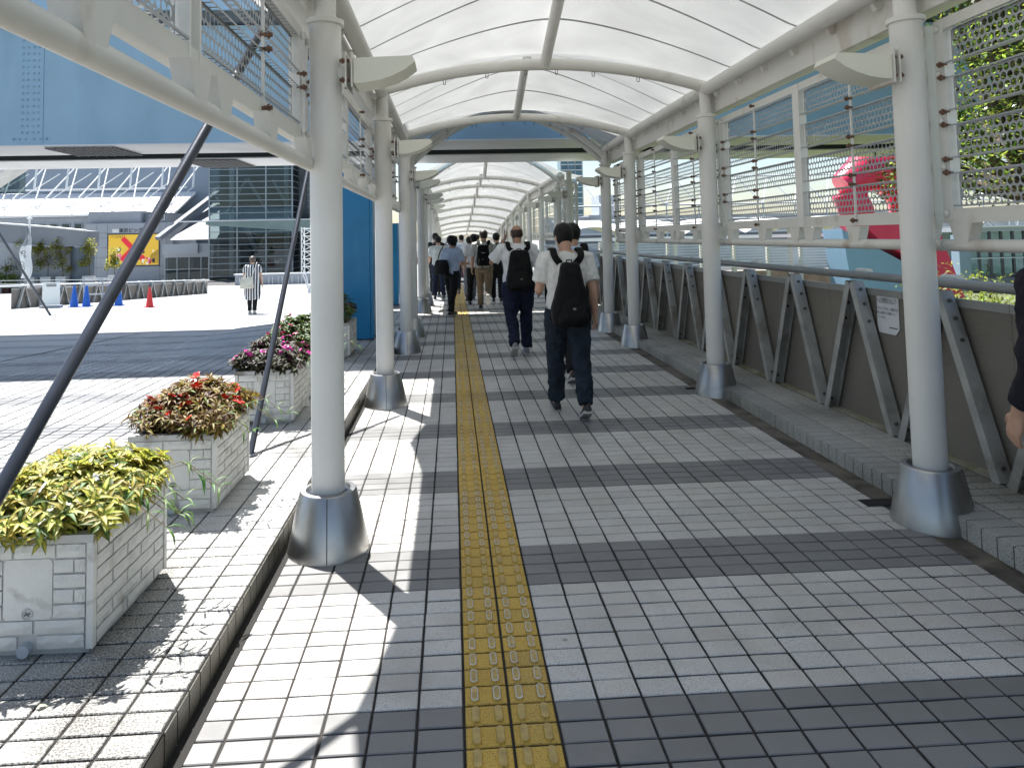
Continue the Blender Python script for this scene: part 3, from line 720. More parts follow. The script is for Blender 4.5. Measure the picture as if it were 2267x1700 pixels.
# ================================================================= BRIDGE OVERHEAD
BLUE = mat('bridge_blue', (.30, .465, .585), .45, var=.06, vscale=1.2, dirt=(.22, .36, .47), dscale=1.1, dlo=.52, dhi=.85, streak=True)
BLUE_L = mat('bridge_blue_light', (.34, .52, .66), .45, var=.06, vscale=1)
UNDER = mat('bridge_underside', (.74, .75, .76), .5, var=.08, vscale=.8, dirt=(.58, .58, .57), dscale=.6, dlo=.5, dhi=.8)
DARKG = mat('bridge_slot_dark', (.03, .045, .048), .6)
Y1, Y2, ZB = 12.35, 16.05, 3.26
br = empty('road_bridge', (0, Y1, ZB), 'blue steel girder bridge with a pale underside crossing over the walkway', 'bridge')
MB().box((-60, Y1, ZB), (40, Y1 + .06, 5.30)).build('front_web', BLUE, br)
MB().box((-60, Y1 - .02, ZB - .022), (40, 13.62, ZB - .002)).build('front_bottom_plate', UNDER, br)
MB().box((-60, 14.52, ZB - .022), (40, Y2, ZB - .002)).build('rear_bottom_plate', UNDER, br)
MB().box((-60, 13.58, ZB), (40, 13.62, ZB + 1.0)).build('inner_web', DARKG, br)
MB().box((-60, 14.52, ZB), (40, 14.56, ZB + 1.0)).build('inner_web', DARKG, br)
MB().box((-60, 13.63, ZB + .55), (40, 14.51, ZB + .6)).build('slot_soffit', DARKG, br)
MB().box((-60, Y2 - .06, ZB), (40, Y2, 5.30)).build('rear_web', BLUE, br)
MB().box((-60, Y1 - .15, 5.32), (40, Y2 + .1, 5.50)).build('deck', mat('deck_dark', (.10, .12, .13), .7), br)
MB().box((-60, Y1 - .22, 5.50), (40, Y1 - .14, 6.5)).build('front_parapet', BLUE_L, br)
MB().box((-60, Y2 + .04, 5.50), (40, Y2 + .12, 6.5)).build('rear_parapet', BLUE_L, br)
for x in (-2.1, 3.6): MB().box((x, Y1 - .006, ZB + .004), (x + .03, Y1, 5.29)).build('panel_joint', DARKG, br)
for x in (-27, -16.5, 9.5, 22):
    MB().box((x, Y1 - .012, ZB + .02), (x + .55, Y1, 5.28)).build('stiffener', BLUE, br)
mb = MB(); mb.box((-7.30, Y1 - .012, ZB + .03), (-6.88, Y1, 5.28))
for k in range(18):
    z = ZB + .10 + k * .112
    for x in ((-7.22, -7.14, -7.04, -6.96) if 0 < k < 17 else (-7.36, -7.26, -7.16, -7.02, -6.92, -6.82)):
        mb.lathe([(.023, 0), (.021, .012), (.010, .02)], (0, 0, 0), 7)
        n0 = len(mb.v) - 21
        for i in range(n0, len(mb.v)):
            a, b, c = mb.v[i]; mb.v[i] = (x + a, Y1 - .012 - c, z + b)
mb.build('riveted_splice', BLUE, br, fix=False)
GRT = mat('grating', (.16, .165, .17), .6, .4)
mb = MB()
for (x0, x1, ya, yb) in ((-6.9, -5.75, Y1 + .1, 13.6), (-5.4, -4.3, 14.5, Y2 - .1)):
    k = 0
    while x0 + k * .16 < x1: mb.box((x0 + k * .16, ya, ZB - .06), (x0 + k * .16 + .012, yb, ZB - .03)); k += 1
    k = 0
    while ya + k * .13 < yb: mb.box((x0, ya + k * .13, ZB - .058), (x1, ya + k * .13 + .03, ZB - .032)); k += 1
mb.build('drip_grating', GRT, br)
tw = empty('bridge_superstructure', (-30, 14, 5.5), 'pale blue upper storey standing on the girder bridge left of the walkway', 'bridge storey')
MB().box((-60, Y1 + .02, 5.51), (-2.55, Y2 - .1, 9.2)).build('storey_wall', BLUE_L, tw)
MB().box((-60.2, Y1 - .2, 9.2), (-2.4, Y2 + .1, 9.4)).build('storey_roof', UNDER, tw)

# blue hoarding round the bridge pier, left of the walkway
HOARD = mat('hoarding_blue', (.015, .20, .40), .35, var=.08, vscale=2, dirt=(.03, .24, .44), dscale=3, dlo=.6, dhi=.75, streak=True, spec=.4)
for (x0, x1, ya, yb, zt, lb) in ((-1.95, -1.16, 10.5, 11.2, 2.6, 'tall glossy blue hoarding beside the left columns, behind the last planter'), (-1.95, -1.19, 15.75, 16.4, 1.9, 'second blue hoarding further back left of the walkway')):
    t = empty('blue_hoarding', ((x0 + x1) / 2, (ya + yb) / 2, .1), lb, 'hoarding', 'blue hoardings')
    n = 2
    for k in range(n):
        MB().box((x1 - .04, ya + (yb - ya) * k / n + .004, .12), (x1, ya + (yb - ya) * (k + 1) / n - .004, zt)).build('side_panel', HOARD, t)
    MB().box((x0, ya, .12), (x1 - .045, ya + .04, zt - .003)).build('end_panel', HOARD, t)
    MB().box((x0, yb - .04, .12), (x1 - .045, yb, zt - .003)).build('end_panel', HOARD, t)
    MB().box((x0, ya + .01, .099), (x1 + .01, yb - .01, .118)).build('base_rail', POLE, t)

# ================================================================= LEFT BACKGROUND
CONC = mat('grey_panel', (.34, .365, .40), .55, var=.1, vscale=.3)
CONC_D = mat('grey_panel_dark', (.19, .205, .225), .5, var=.1, vscale=.3)
DGLASS = glass_mat('dark_glass', (.50, .57, .58), .35)
FRAME = mat('grey_frame', (.30, .34, .36), .4, .5)
DARKIN = mat('hall_interior', (.12, .135, .14), .8, var=.5, vscale=.4)
WTUBE = mat('white_tube', (.72, .74, .74), .4)
ROOFW = mat('white_roof', (.80, .80, .79), .5, var=.04, vscale=.3)
zb = lambda y: .1 - .044 * max(0, y - 8.5)
# screen building
Yb = 90; ZG = zb(90)
sb = empty('screen_building', (-39.6, Yb, ZG), 'grey panelled building with a lit video screen under its name lettering', 'building')
MB().box((-44.9, Yb, ZG - .5), (-34.4, Yb + 8, 4.2)).build('lower_wall', CONC, sb)
MB().box((-44.9, Yb + .6, 4.2), (-38.6, Yb + 8, 5.7)).build('upper_wall', CONC, sb)
MB().box((-38.5, Yb + 1.5, 4.2), (-35.9, Yb + 8, 5.5)).build('plant_room', CONC_D, sb)
joint = MB()
for k, z in enumerate((-2.4, -1.2, 0, 1.2, 2.4, 3.0)):
    joint.box((-44.91, Yb - .012, z), (-42.3, Yb - .002, z + .05)); joint.box((-36.0, Yb - .012, z), (-34.39, Yb - .002, z + .05))
for x in (-43.6, -42.3, -36.0, -35.2): joint.box((x, Yb - .013, ZG), (x + .05, Yb - .003, 4.2))
joint.build('panel_joint', CONC_D, sb)
for x in (-37.9, -36.6): 
    wdw = MB().box((x, Yb + 1.44, 4.5), (x + .6, Yb + 1.5, 5.2)).build('window', WTUBE, sb)
    MB().box((x + .08, Yb + 1.42, 4.58), (x + .52, Yb + 1.45, 5.12)).build('pane', DGLASS, wdw)
MB().box((-42.25, Yb - .06, -1.15), (-35.95, Yb - .02, 2.92)).build('screen_surround', POLE, sb)
SC = [emit_mat('screen_yellow', (.52, .33, .03), .28), emit_mat('screen_red', (.50, .015, .03), .28), emit_mat('screen_pink', (.55, .15, .22), .25), emit_mat('screen_blue', (.08, .22, .38), .25), emit_mat('screen_white', (.6, .58, .52), .25), emit_mat('screen_black', (.03, .02, .02), .1)]
scn = MB().box((-42.09, Yb - .10, -.97), (-36.10, Yb - .062, 2.78)).build('screen', SC[0], sb)
MB().bar((-40.4, Yb - .12, 2.35), (-38.0, Yb - .12, -.2), .62, .03, (1, 0, .9), 0).build('red_stroke', SC[1], scn); mb = MB(); mb.bar((-37.9, Yb - .115, 2.4), (-40.5, Yb - .115, -.35), .62, .03, (1, 0, -.9), 0); mb.build('red_stroke', SC[1], scn)
for i in range(34):
    x = random.uniform(-41.9, -36.5); z = random.uniform(-.85, .35) if i < 26 else random.uniform(.2, 1.0); s_ = random.uniform(.10, .26)
    MB().prism([(s_ * math.cos(a) * random.uniform(.6, 1.2), s_ * 1.3 * math.sin(a) * random.uniform(.6, 1.2)) for a in [k * math.pi / 4 for k in range(8)]], (x, Yb - .112 - i * .0002, z), (1, 0, 0), (0, 0, 1), (0, .01, 0)).build('picture_patch', SC[[2, 3, 4, 1, 4, 5, 2][i % 7]], scn)
for i in range(9):
    MB().bar((-41.9 + i * .2, Yb - .115, 2.45 - .02 * i), (-41.75 + i * .2, Yb - .115, 2.7), .05, .02).build('picture_stroke', SC[5], scn)
for i in range(7):
    MB().bar((-37.2 + i * .16, Yb - .113, -.8), (-36.95 + i * .13, Yb - .113, .3 + .1 * i), .05, .02).build('picture_stroke', SC[5], scn)

def text_mesh(s, size, m, parent, loc, rot, name='lettering', ext=.0, align='CENTER', sx=1.0):
    cu = bpy.data.curves.new(name, 'FONT'); cu.body = s; cu.size = size; cu.extrude = ext; cu.align_x = align; cu.align_y = 'CENTER'; cu.resolution_u = 3
    o = bpy.data.objects.new(name, cu); COL.objects.link(o)
    bpy.context.view_layer.update(); dg = bpy.context.evaluated_depsgraph_get()
    me = bpy.data.meshes.new_from_object(o.evaluated_get(dg)); COL.objects.unlink(o); bpy.data.objects.remove(o); bpy.data.curves.remove(cu)
    me.materials.clear(); me.materials.append(m); q = bpy.data.objects.new(name, me); COL.objects.link(q); q.parent = parent
    q.location = loc; q.rotation_euler = rot; q.scale = (sx, 1, 1); return q
INK = mat('black_ink', (.015, .015, .018), .6)
text_mesh('東京ビッグサイト', .56, INK, sb, (-38.65 + 39.6, -.03, 3.26 - ZG), (R(90), 0, 0), 'name_lettering', .01)
MB().box((-41.7, Yb - .03, 3.05), (-40.9, Yb - .005, 3.5)).build('sign_plate', WTUBE, sb)
# white truss roof behind
tr = empty('truss_roof_hall', (-50, 97, ZG), 'long low hall with a white sloping roof and white tube trusses above it', 'building')
MB().add([(-64, 95, 5.6), (-36.2, 95, 5.6), (-36.2, 103, 8.9), (-64, 103, 8.9), (-64, 95, 5.3), (-36.2, 95, 5.3), (-36.2, 103, 8.6), (-64, 103, 8.6)], [(0, 1, 2, 3), (4, 7, 6, 5), (0, 4, 5, 1), (1, 5, 6, 2), (2, 6, 7, 3), (3, 7, 4, 0)]).build('sloping_roof', ROOFW, tr)
MB().box((-64, 95.4, ZG), (-36.4, 96, 5.25)).build('front_wall', CONC, tr)
for k in range(13):
    x = -63 + k * 1.55
    wd = MB().box((x, 95.30, 3.0), (x + 1.1, 95.40, 4.5)).build('window', FRAME, tr)
    MB().box((x + .12, 95.27, 3.12), (x + .98, 95.31, 4.38)).build('pane', DGLASS, wd)
MB().box((-64, 103.1, ZG), (-30, 104, 13)).build('rear_wall', mat('blue_grey_wall', (.22, .27, .33), .6, var=.06, vscale=.2), tr)
for k in range(7):
    x = -62.5 + k * 4.2; mb = MB()
    mb.tube((x, 94.8, 6.0), (x - 1.9, 101.5, 12.5), .09, n=8); mb.tube((x + .2, 94.8, 6.0), (x + 2.1, 101.5, 12.5), .09, n=8)
    mb.tube((x, 94.8, 6.0), (x + 2.1, 99, 9.2), .06, n=6); mb.tube((x + 2.1, 99, 9.2), (x + 2.1, 99.6, 12.4), .14, n=8); mb.tube((x - 2.1, 99, 9.2), (x + .2, 101, 11.5), .07, n=6)
    mb.tube((x, 94.8, 6.0), (x, 94.8, 7.3), .05, n=6)
    mb.build('truss_brace', WTUBE, tr, smooth=40)
for (y, z) in ((94.7, 6.6), (94.7, 7.1), (99, 9.2), (97, 8.9)):
    MB().tube((-64, y, z), (-36, y, z), .05, n=6).build('truss_chord', WTUBE, tr)
# glass hall
gh = empty('glass_hall', (-23.5, 85, zb(85)), 'tall dark glass hall with grey transoms and a pale green canopy band', 'building')
ZH = zb(85)
MB().box((-28.3, 88.5, ZH), (-12, 89, 13)).build('inner_wall', DARKIN, gh)
MB().box((-28.3, 85.3, ZH - .05), (-12, 88.5, ZH)).build('inner_floor', CONC_D, gh)
for (a, b) in (((-27, 87, 5), (-24.5, 87, 9.2)), ((-24.5, 87, 9.2), (-22, 87, 5)), ((-24.8, 87, 3.6), (-23.4, 87, .4)), ((-23.4, 87, .4), (-21.6, 87, 3.6)), ((-21.5, 87, 9), (-19.2, 87, 4.8)), ((-26.5, 87.5, ZH), (-26.5, 87.5, 12)), ((-20, 87.5, ZH), (-20, 87.5, 12))):
    MB().bar(a, b, .55, .3).build('inner_brace', UNDER, gh)
xs = [-28.35, -25.13, -21.8, -18.75]
for a, b in zip(xs, xs[1:]):
    zlev = [ZH] + [ZH + .9 + .735 * k for k in range(19)]
    for p, q in zip(zlev, zlev[1:]):
        MB().box((a + .06, 85.02, p + .03), (b - .06, 85.05, q - .03)).build('pane', DGLASS, gh)
for x in xs: MB().box((x - .07, 84.93, ZH), (x + .07, 85.13, 13)).build('mullion', FRAME, gh)
for k in range(19):
    z = ZH + .9 + .735 * k; MB().box((-28.35, 84.90, z - .04), (-18.75, 84.99, z + .04)).build('transom', FRAME, gh)
for k in range(19):
    z = ZH + .9 + .735 * k; MB().box((-18.7, 85.0, z - .04), (-18.60, 92, z + .04)).build('transom', FRAME, gh)
MB().box((-18.74, 85.14, ZH), (-18.72, 92, 13)).build('pane', glass_mat('pale_glass', (.75, .85, .88), .3), gh)
MB().box((-17.6, 88, ZH), (-8, 96, 13)).build('side_tower', DARKIN, gh)
for k in range(20):
    z = ZH + .9 + .735 * k; MB().box((-17.62, 87.95, z - .03), (-8, 88.0, z + .03)).build('transom', FRAME, gh)
cn = MB(); cn.prism([(-28.3, 3.62), (-16.4, 2.62), (-12, 2.3), (-12, 3.85), (-16.4, 4.02), (-28.3, 3.98)], (0, 83.6, 0), (1, 0, 0), (0, 0, 1), (0, 1.2, 0)); cn.build('canopy_fascia', mat('green_glass_band', (.20, .27, .25), .25, var=.15, vscale=.6), gh)
cn = MB(); cn.box((-31.4, 83.5, 4.0), (-12, 85, 4.12)); cn.build('canopy_edge', WTUBE, gh)
# link block with doors between screen building and glass hall
lk = empty('entrance_block', (-31.4, 87, zb(87)), 'low grey entrance block with glazed doors beside the tall glass hall', 'building')
ZK = zb(87)
MB().box((-34.3, 87, -.1), (-28.5, 92, 1.5)).build('fascia', CONC, lk); MB().box((-34.3, 88.2, ZK), (-28.5, 92, -.1)).build('door_recess', DARKIN, lk)
MB().box((-34.3, 86.5, .35), (-30.2, 87, 1.45)).build('projecting_band', CONC, lk)
for x in (-34.2, -32.8, -31.4, -30.0, -28.7): MB().box((x - .05, 87.1, ZK), (x + .05, 87.3, -.1)).build('door_post', FRAME, lk)
for x in (-34.1, -32.7, -31.3, -29.9): MB().box((x, 87.18, ZK + .05), (x + 1.2, 87.21, -.15)).build('door_pane', DGLASS, lk)
MB().box((-34.3, 87.06, -1.55), (-28.5, 87.34, -1.47)).build('door_rail', FRAME, lk)
mb = MB(); mb.add([(-34, 88, 2.0), (-28.5, 88, 2.0), (-28.5, 96, 6.8), (-31.5, 96, 6.8)], [(0, 1, 2, 3)]); mb.build('tiled_slope', mat('slate_slope', (.10, .11, .12), .6, var=.3, vscale=1.2), lk)
MB().bar((-35.4, 88, 2.2), (-30.9, 96, 8.2), .9, .5).build('sloping_parapet', CONC_D, lk); MB().box((-30.5, 96, 2), (-28.6, 97, 12)).build('back_wall', CONC, lk)
for (a, b) in (((-30.9, 95, 7.6), (-29.0, 95, 5.2)), ((-29.2, 95, 5.4), (-28.5, 95, 8.6)), ((-31.5, 95, 8.2), (-28.5, 95, 10.0))): MB().tube(a, b, .09, n=8).build('stay_tube', WTUBE, lk)
# ramp roof at the far left
rr = empty('ramp_canopy', (-33, 60, zb(60)), 'dark curved ramp roof edge in front of the screen building', 'canopy')
MB().prism([(-40, 3.55), (-36.7, 3.45), (-33, 3.1), (-29.8, 2.72), (-29.8, 1.45), (-33, 1.6), (-36.7, 1.95), (-40, 2.3)], (0, 60, 0), (1, 0, 0), (0, 0, 1), (0, 2, 0)).build('fascia', CONC_D, rr)
MB().path([(-40, 59.9, 3.6), (-36.7, 59.9, 3.5), (-33, 59.9, 3.15), (-29.8, 59.9, 2.77)], .07, 8).build('edge_tube', WTUBE, rr, smooth=40)
MB().box((-40, 61, zb(60)), (-31.6, 61.6, 1.5)).build('back_wall', CONC, rr); MB().tube((-30.6, 61, zb(60)), (-30.6, 61, 1.4), .85, n=20).build('round_pier', mat('pier', (.10, .13, .16), .5), rr, smooth=40)
# sloping covered escalator, upper left
ec = empty('sloping_gallery', (-40, 72, 0), 'pale sloping gallery rising at the upper left edge', 'gallery')
MB().bar((-48.5, 72, 5.9), (-40.9, 72, 10.9), 1.25, 3, (-.5, 0, 1)).build('gallery_side', mat('gallery_tiles', (.62, .62, .6), .5, var=.1, vscale=1), ec); MB().bar((-48.9, 71.8, 6.8), (-41.3, 71.8, 11.8), .35, 3.2, (-.5, 0, 1)).build('gallery_rail', CONC_D, ec)
MB().box((-55, 75, 7), (-44, 76, 13)).build('glazing', DGLASS, ec)

# fence across the plaza
fence((-14.6, 43.6, 0), (-16.5, 26.6, 0), lambda s: -1.72 + (s / 17.1) * .80, 'grey woven-metal guard fence far across the sunny plaza on the left', 'guard fences', detail=False, spacing=1.15, h=1.08, caps=True, mats=(WTUBE, LEG, mat('woven_tan', (.20, .18, .155), .6, .2), CAPM))
fence((-16.6, 26.6, 0), (-24, 26.4, 0), lambda s: -.92, 'short guard fence return at the far left edge of the plaza', 'guard fences', detail=False, spacing=1.1, h=1.08, mats=(WTUBE, LEG, bpy.data.materials['woven_tan'], CAPM))
structure(MB().box((-24.2, 26.15, -1.5), (-15.9, 26.5, -.84)), 'fence_kerb', mat('kerb_conc', (.42, .42, .40), .7, var=.1))
ck = empty('cable_stay', (-11.9, 21.9, zplaza(-11.9, 21.9)), 'thin dark cable stay running down to the plaza at far left', 'cable')
MB().tube((-12.6, 20.2, 2.3), (-11.9, 21.9, zplaza(-11.9, 21.9)), .035, n=8).build('cable_rod', POLE, ck, smooth=40)
# traffic cones
CRED = mat('cone_red', (.62, .035, .03), .45); CBLUE = mat('cone_blue', (.02, .12, .50), .45)
def cone(loc, m, lb, grp, h=.70):
    t = empty('traffic_cone', loc, lb, 'traffic cone', grp); k = h / .7
    MB().lathe([(.135 * k, .03), (.125 * k, .05), (.035 * k, .68 * k), (.025 * k, .70 * k)], n=18).build('cone_body', m, t, smooth=35, local=True)
    MB().prism([(.19 * k * math.cos(a), .19 * k * math.sin(a)) for a in [math.pi / 8 + i * math.pi / 4 for i in range(8)]], (0, 0, 0), (1, 0, 0), (0, 1, 0), (0, 0, .03)).build('cone_base', m, t, local=True)
cone((-10.65, 25.8, zplaza(-10.65, 25.8)), CRED, 'single red traffic cone standing on the sunny plaza', 'traffic cones')
for i, (x, y, lb) in enumerate(((-14.25, 27.8, 'leftmost blue cone by the plaza fence'), (-13.85, 27.9, 'blue cone second from the left by the plaza fence'), (-13.05, 28.0, 'blue cone third from the left by the plaza fence'), (-12.75, 28.1, 'rightmost blue cone by the plaza fence'))):
    cone((x, y, zplaza(x, y)), CBLUE, lb, 'traffic cones', .80)
t = empty('barrier_rack', (-13.5, 28.4, zplaza(-13.5, 28.4)), 'grey metal barrier rack standing behind the blue cones', 'barrier')
mb = MB()
for z in (.45, .8, 1.05): mb.tube((-14.2, 28.4, t.location.z + z), (-12.8, 28.4, t.location.z + z), .03, n=6)
for x in (-14.2, -13.5, -12.8): mb.tube((x, 28.4, t.location.z), (x, 28.4, t.location.z + 1.05), .025, n=6)
mb.build('rack_frame', LEG, t)
zs_ = zplaza(-15.5, 27.6)
t = empty('standing_sign', (-14.95, 27.5, zs_), 'pale upright signboard on the plaza left of the blue cones', 'sign')
MB().box((-15.25, 27.5, zs_ + .12), (-14.62, 27.53, zs_ + .95)).build('board', WTUBE, t); MB().box((-15.3, 27.4, zs_), (-14.57, 27.65, zs_ + .1)).build('foot', CONC, t)
mb = MB()
for z in (.86, .80): mb.box((-15.1, 27.49, zs_ + z), (-14.75, 27.499, zs_ + z + .03))
mb.build('print_line', INK, t)
# flag on a pole
t = empty('flag_pole', (-20.05, 35, zb(35)), 'white pole with a furled white banner lettered in black', 'flag')
MB().tube((-20.05, 35, zb(35)), (-20.05, 35, 2.85), .05, n=10).build('pole_shaft', WTUBE, t, smooth=40); MB().lathe([(.05, 0), (.12, .02), (.1, .08), (.02, .1)], (-20.05, 35, 2.85), 12).build('finial', WTUBE, t, smooth=40)
mb = MB(); nz_ = 14
for i in range(nz_ + 1):
    z = 2.45 - i * (2.45 - .1) / nz_; f = i / nz_; wd = .06 + .42 * min(1, max(0, (f - .05) / .4)); wv = math.sin(f * 9) * .07
    for s in (-.75, -.45, -.15, .12, .32): mb.v.append((-20.05 + s * wd + wv, 34.93 - .09 * math.sin(s * 7 + f * 5), z + .05 * s))
for i in range(nz_):
    for j in range(4): a = i * 5 + j; mb.f.append((a, a + 1, a + 6, a + 5)); mb.m.append(0 if i > 4 else 1)
fl = mb.build('banner', [WTUBE, mat('banner_grey', (.35, .38, .40), .6)], t, smooth=60, fix=False)
for ch, x, z, r in (('O', -.06, 1.25, -.3), ('Y', -.17, 1.2, .2), ('K', -.02, 1.05, -.5), ('O', -.12, .72, .4), ('T', -.02, .52, -.4)):
    text_mesh(ch, .26, INK, fl, (x, -.32, z + 1.2 - .1), (R(90), r, 0), 'banner_letter', sx=-1)
# lattice mast, low wall with hoops
t = empty('lattice_mast', (-7.85, 40, zplaza(-7.85, 40)), 'white lattice mast on the plaza just left of the nearest column', 'mast')
z0 = t.location.z; mb = MB()
W = lambda z: .12 + .28 * min(1, max(0, (z - .3) / .9))
for sx, sy in ((-1, -1), (1, -1), (1, 1), (-1, 1)):
    mb.path([(-7.85 + sx * W(z), 40 + sy * W(z), z0 + z) for z in (.2, .6, 1.2, 3.6)], .03, 6)
for k in range(6):
    a, b = 1.0 + k * .42, 1.42 + k * .42
    for (p, q) in (((-1, -1), (1, -1)), ((1, -1), (1, 1)), ((1, 1), (-1, 1)), ((-1, 1), (-1, -1))):
        mb.tube((-7.85 + p[0] * W(a), 40 + p[1] * W(a), z0 + a), (-7.85 + q[0] * W(b), 40 + q[1] * W(b), z0 + b), .018, n=5); mb.tube((-7.85 + p[0] * W(b), 40 + p[1] * W(b), z0 + b), (-7.85 + q[0] * W(b), 40 + q[1] * W(b), z0 + b), .018, n=5)
mb.build('lattice', WTUBE, t); MB().lathe([(.28, 0), (.26, .05), (.1, .22), (.1, .4)], (-7.85, 40, z0), 14).build('mast_foot', WTUBE, t, smooth=40)
ZL = zb(72)
t = empty('low_wall', (-17.5, 72, ZL), 'low grey wall with metal hoops in front of the glass hall', 'wall')
MB().box((-21.5, 72, ZL - .3), (-13, 72.5, ZL + 1.0)).build('wall_body', CONC, t); MB().box((-21.6, 71.9, ZL + 1.0), (-13, 72.6, ZL + 1.12)).build('coping', WTUBE, t)
for k in range(8):
    x = -21 + k * .95; MB().path([(x, 71.8, ZL), (x, 71.8, ZL + .8), (x + .35, 71.8, ZL + .8), (x + .35, 71.8, ZL)], .03, 6).build('hoop', WTUBE, t)
ZT = zb(62)
t = empty('wire_balustrade', (-33, 58, ZT), 'thin wire balustrade in front of the small potted trees', 'balustrade')
mb = MB()
for z in (.75, 1.0, 1.25): mb.tube((-38, 57.5, ZT + z), (-26, 57.5, ZT + z - .15), .02, n=5)
for k in range(9): mb.tube((-38 + 1.5 * k, 57.5, ZT), (-38 + 1.5 * k, 57.5, ZT + 1.25), .025, n=5)
mb.build('wire_rail', FRAME, t)

# ================================================================= RIGHT BACKGROUND
# other canopy across the way
oc = empty('far_canopy', (12, 31, -2), 'far white scalloped canopy seen under the screens on the right', 'canopy')
for k in range(6):
    x0, x1 = 4.6 + k * 2.6, 7.2 + k * 2.6; mb = MB(); nn = 10
    for i in range(nn + 1):
        u = i / nn; q = 4 * u * (1 - u)
        for yy, zz in ((29.6, 1.52 + .34 * q), (31.0, 2.0 + .15 * q), (32.6, 1.52 + .34 * q)): mb.v.append((x0 + (x1 - x0) * u, yy, zz + .03 * math.sin(3 * u)))
    for i in range(nn):
        for j in range(2): a = i * 3 + j; mb.f.append((a, a + 1, a + 4, a + 3)); mb.m.append(0)
    mb.build('membrane', ROOFW, oc, smooth=60, fix=False)
    MB().tube((x0, 31, -3), (x0, 31, 1.9), .10, n=10).build('post', WTUBE, oc, smooth=40)
MB().box((4.5, 29.55, 1.28), (21, 29.75, 1.42)).build('edge_beam', WTUBE, oc)
MB().box((4.5, 32.5, -4.0), (21, 33.2, -.25)).build('back_wall', mat('far_wall', (.30, .27, .22), .7, var=.5, vscale=1.0), oc)
sf = empty('slatted_screen', (12, 29, -2), 'pale horizontal-slat railing below the far white canopy', 'railing')
for k in range(10): MB().box((4.6, 28.9, .1 + k * .115), (16.4, 28.94, .135 + k * .115)).build('slat', WTUBE, sf)
for k in range(9): MB().box((4.6 + k * 1.4, 28.95, -2.5), (4.72 + k * 1.4, 29.05, 1.25)).build('post', mat('cream_post', (.66, .62, .54), .5) if k == 0 else bpy.data.materials['cream_post'], sf)
# space-frame roof in the distance
sp = empty('space_frame_roof', (40, 85, -4), 'distant white space-frame roof seen through the right screens', 'roof structure')
mb = MB()
for k in range(16):
    x = 14 + k * 4.0
    mb.tube((x, 85, 5.0), (x + 2.0, 88, 8.6), .09, n=5); mb.tube((x + 4.0, 85, 5.0), (x + 2.0, 88, 8.6), .09, n=5); mb.tube((x, 85, 5.0), (x, 85, -4), .09, n=5)
for (y, z) in ((85, 5.0), (88, 8.6), (85, 3.2), (85, 1.6)): mb.tube((12, y, z), (80, y, z), .11, n=5)
mb.build('space_frame', WTUBE, sp)
MB().box((12, 92, -5), (80, 94, 3.9)).build('hall_wall', mat('pale_hall', (.50, .53, .54), .6, var=.25, vscale=.25), sp)
MB().box((12, 91.9, .5), (80, 91.98, 1.6)).build('window_band', mat('far_window_band', (.12, .15, .17), .2), sp)
# glass tower and grey buildings straight ahead on the right
gt = empty('glass_tower', (20.5, 120, -5), 'slim blue-green gridded glass tower ahead of the walkway', 'tower')
MB().box((18.7, 120, -5), (22.3, 124, 20)).build('tower_core', mat('tower_glass', (.09, .17, .21), .15, .3, var=.4, vscale=.5), gt)
for k in range(26): MB().box((18.6, 119.85, -4.5 + k * .95), (22.4, 119.98, -4.38 + k * .95)).build('floor_edge', WTUBE, gt)
for x in (18.65, 19.9, 21.1, 22.35): MB().box((x - .06, 119.8, -5), (x + .06, 119.84, 20)).build('mullion', FRAME, gt)
gb = empty('grey_office', (20.6, 100, -5), 'plain grey stepped building right of the glass tower', 'building')
MB().box((18.9, 100, -5), (20.3, 108, 1.9)).build('lower_block', CONC_D, gb); MB().box((19.6, 101, -5), (23.5, 110, 4.4)).build('main_block', CONC, gb); MB().box((21, 100.5, 4.4), (23.2, 106, 7.2)).build('upper_block', mat('office_light', (.42, .46, .5), .5), gb)
for k in range(3):
    wd = MB().box((20.2 + k * 1.1, 100.9, 2.4), (21.0 + k * 1.1, 101, 3.8)).build('window', FRAME, gb); MB().box((20.3 + k * 1.1, 100.86, 2.5), (20.9 + k * 1.1, 100.91, 3.7)).build('pane', DGLASS, wd)
# plain stand-in for the red and blue outdoor sculpture
SRED = mat('sculpture_red', (.68, .025, .085), .35, var=.05); SBLUE = mat('sculpture_blue', (.22, .36, .50), .45, var=.05)
sc = empty('outdoor_sculpture', (17, 27, -3), 'large red and blue painted outdoor sculpture beyond the fence on the right', 'sculpture')
FS = 27 / 55; SQ = lambda x, z: (x * FS, 1.55 + (z - 1.55) * FS); S3 = lambda x, z: (x * FS, 27.4, 1.55 + (z - 1.55) * FS)
MB().prism([SQ(30.9, 1.6), SQ(36, -1.2), SQ(40.9, -4.0), SQ(41.6, -9), SQ(32.2, -9)], (0, 27, 0), (1, 0, 0), (0, 0, 1), (0, 1.5, 0)).build('blue_block', SBLUE, sc)
MB().prism([SQ(31.9, 2.4), SQ(38.2, 2.6), SQ(40.4, -4.0), SQ(38.6, -3.9), SQ(36.4, -1.0), SQ(33.8, .6)], (0, 26.8, 0), (1, 0, 0), (0, 0, 1), (0, 1.8, 0)).build('red_block', SRED, sc)
MB().path([S3(31.6, 5.0), S3(33.4, 6.3), S3(35.6, 6.2), S3(37.2, 4.4), S3(37.4, 2.2)], [.55, .85, .95, .9, .8], 18).build('red_bend', SRED, sc, smooth=50)
MB().path([S3(32.0, 4.6), S3(32.6, 3.0), S3(33.0, 1.6)], [.62, .66, .55], 16).build('red_bend', SRED, sc, smooth=50)
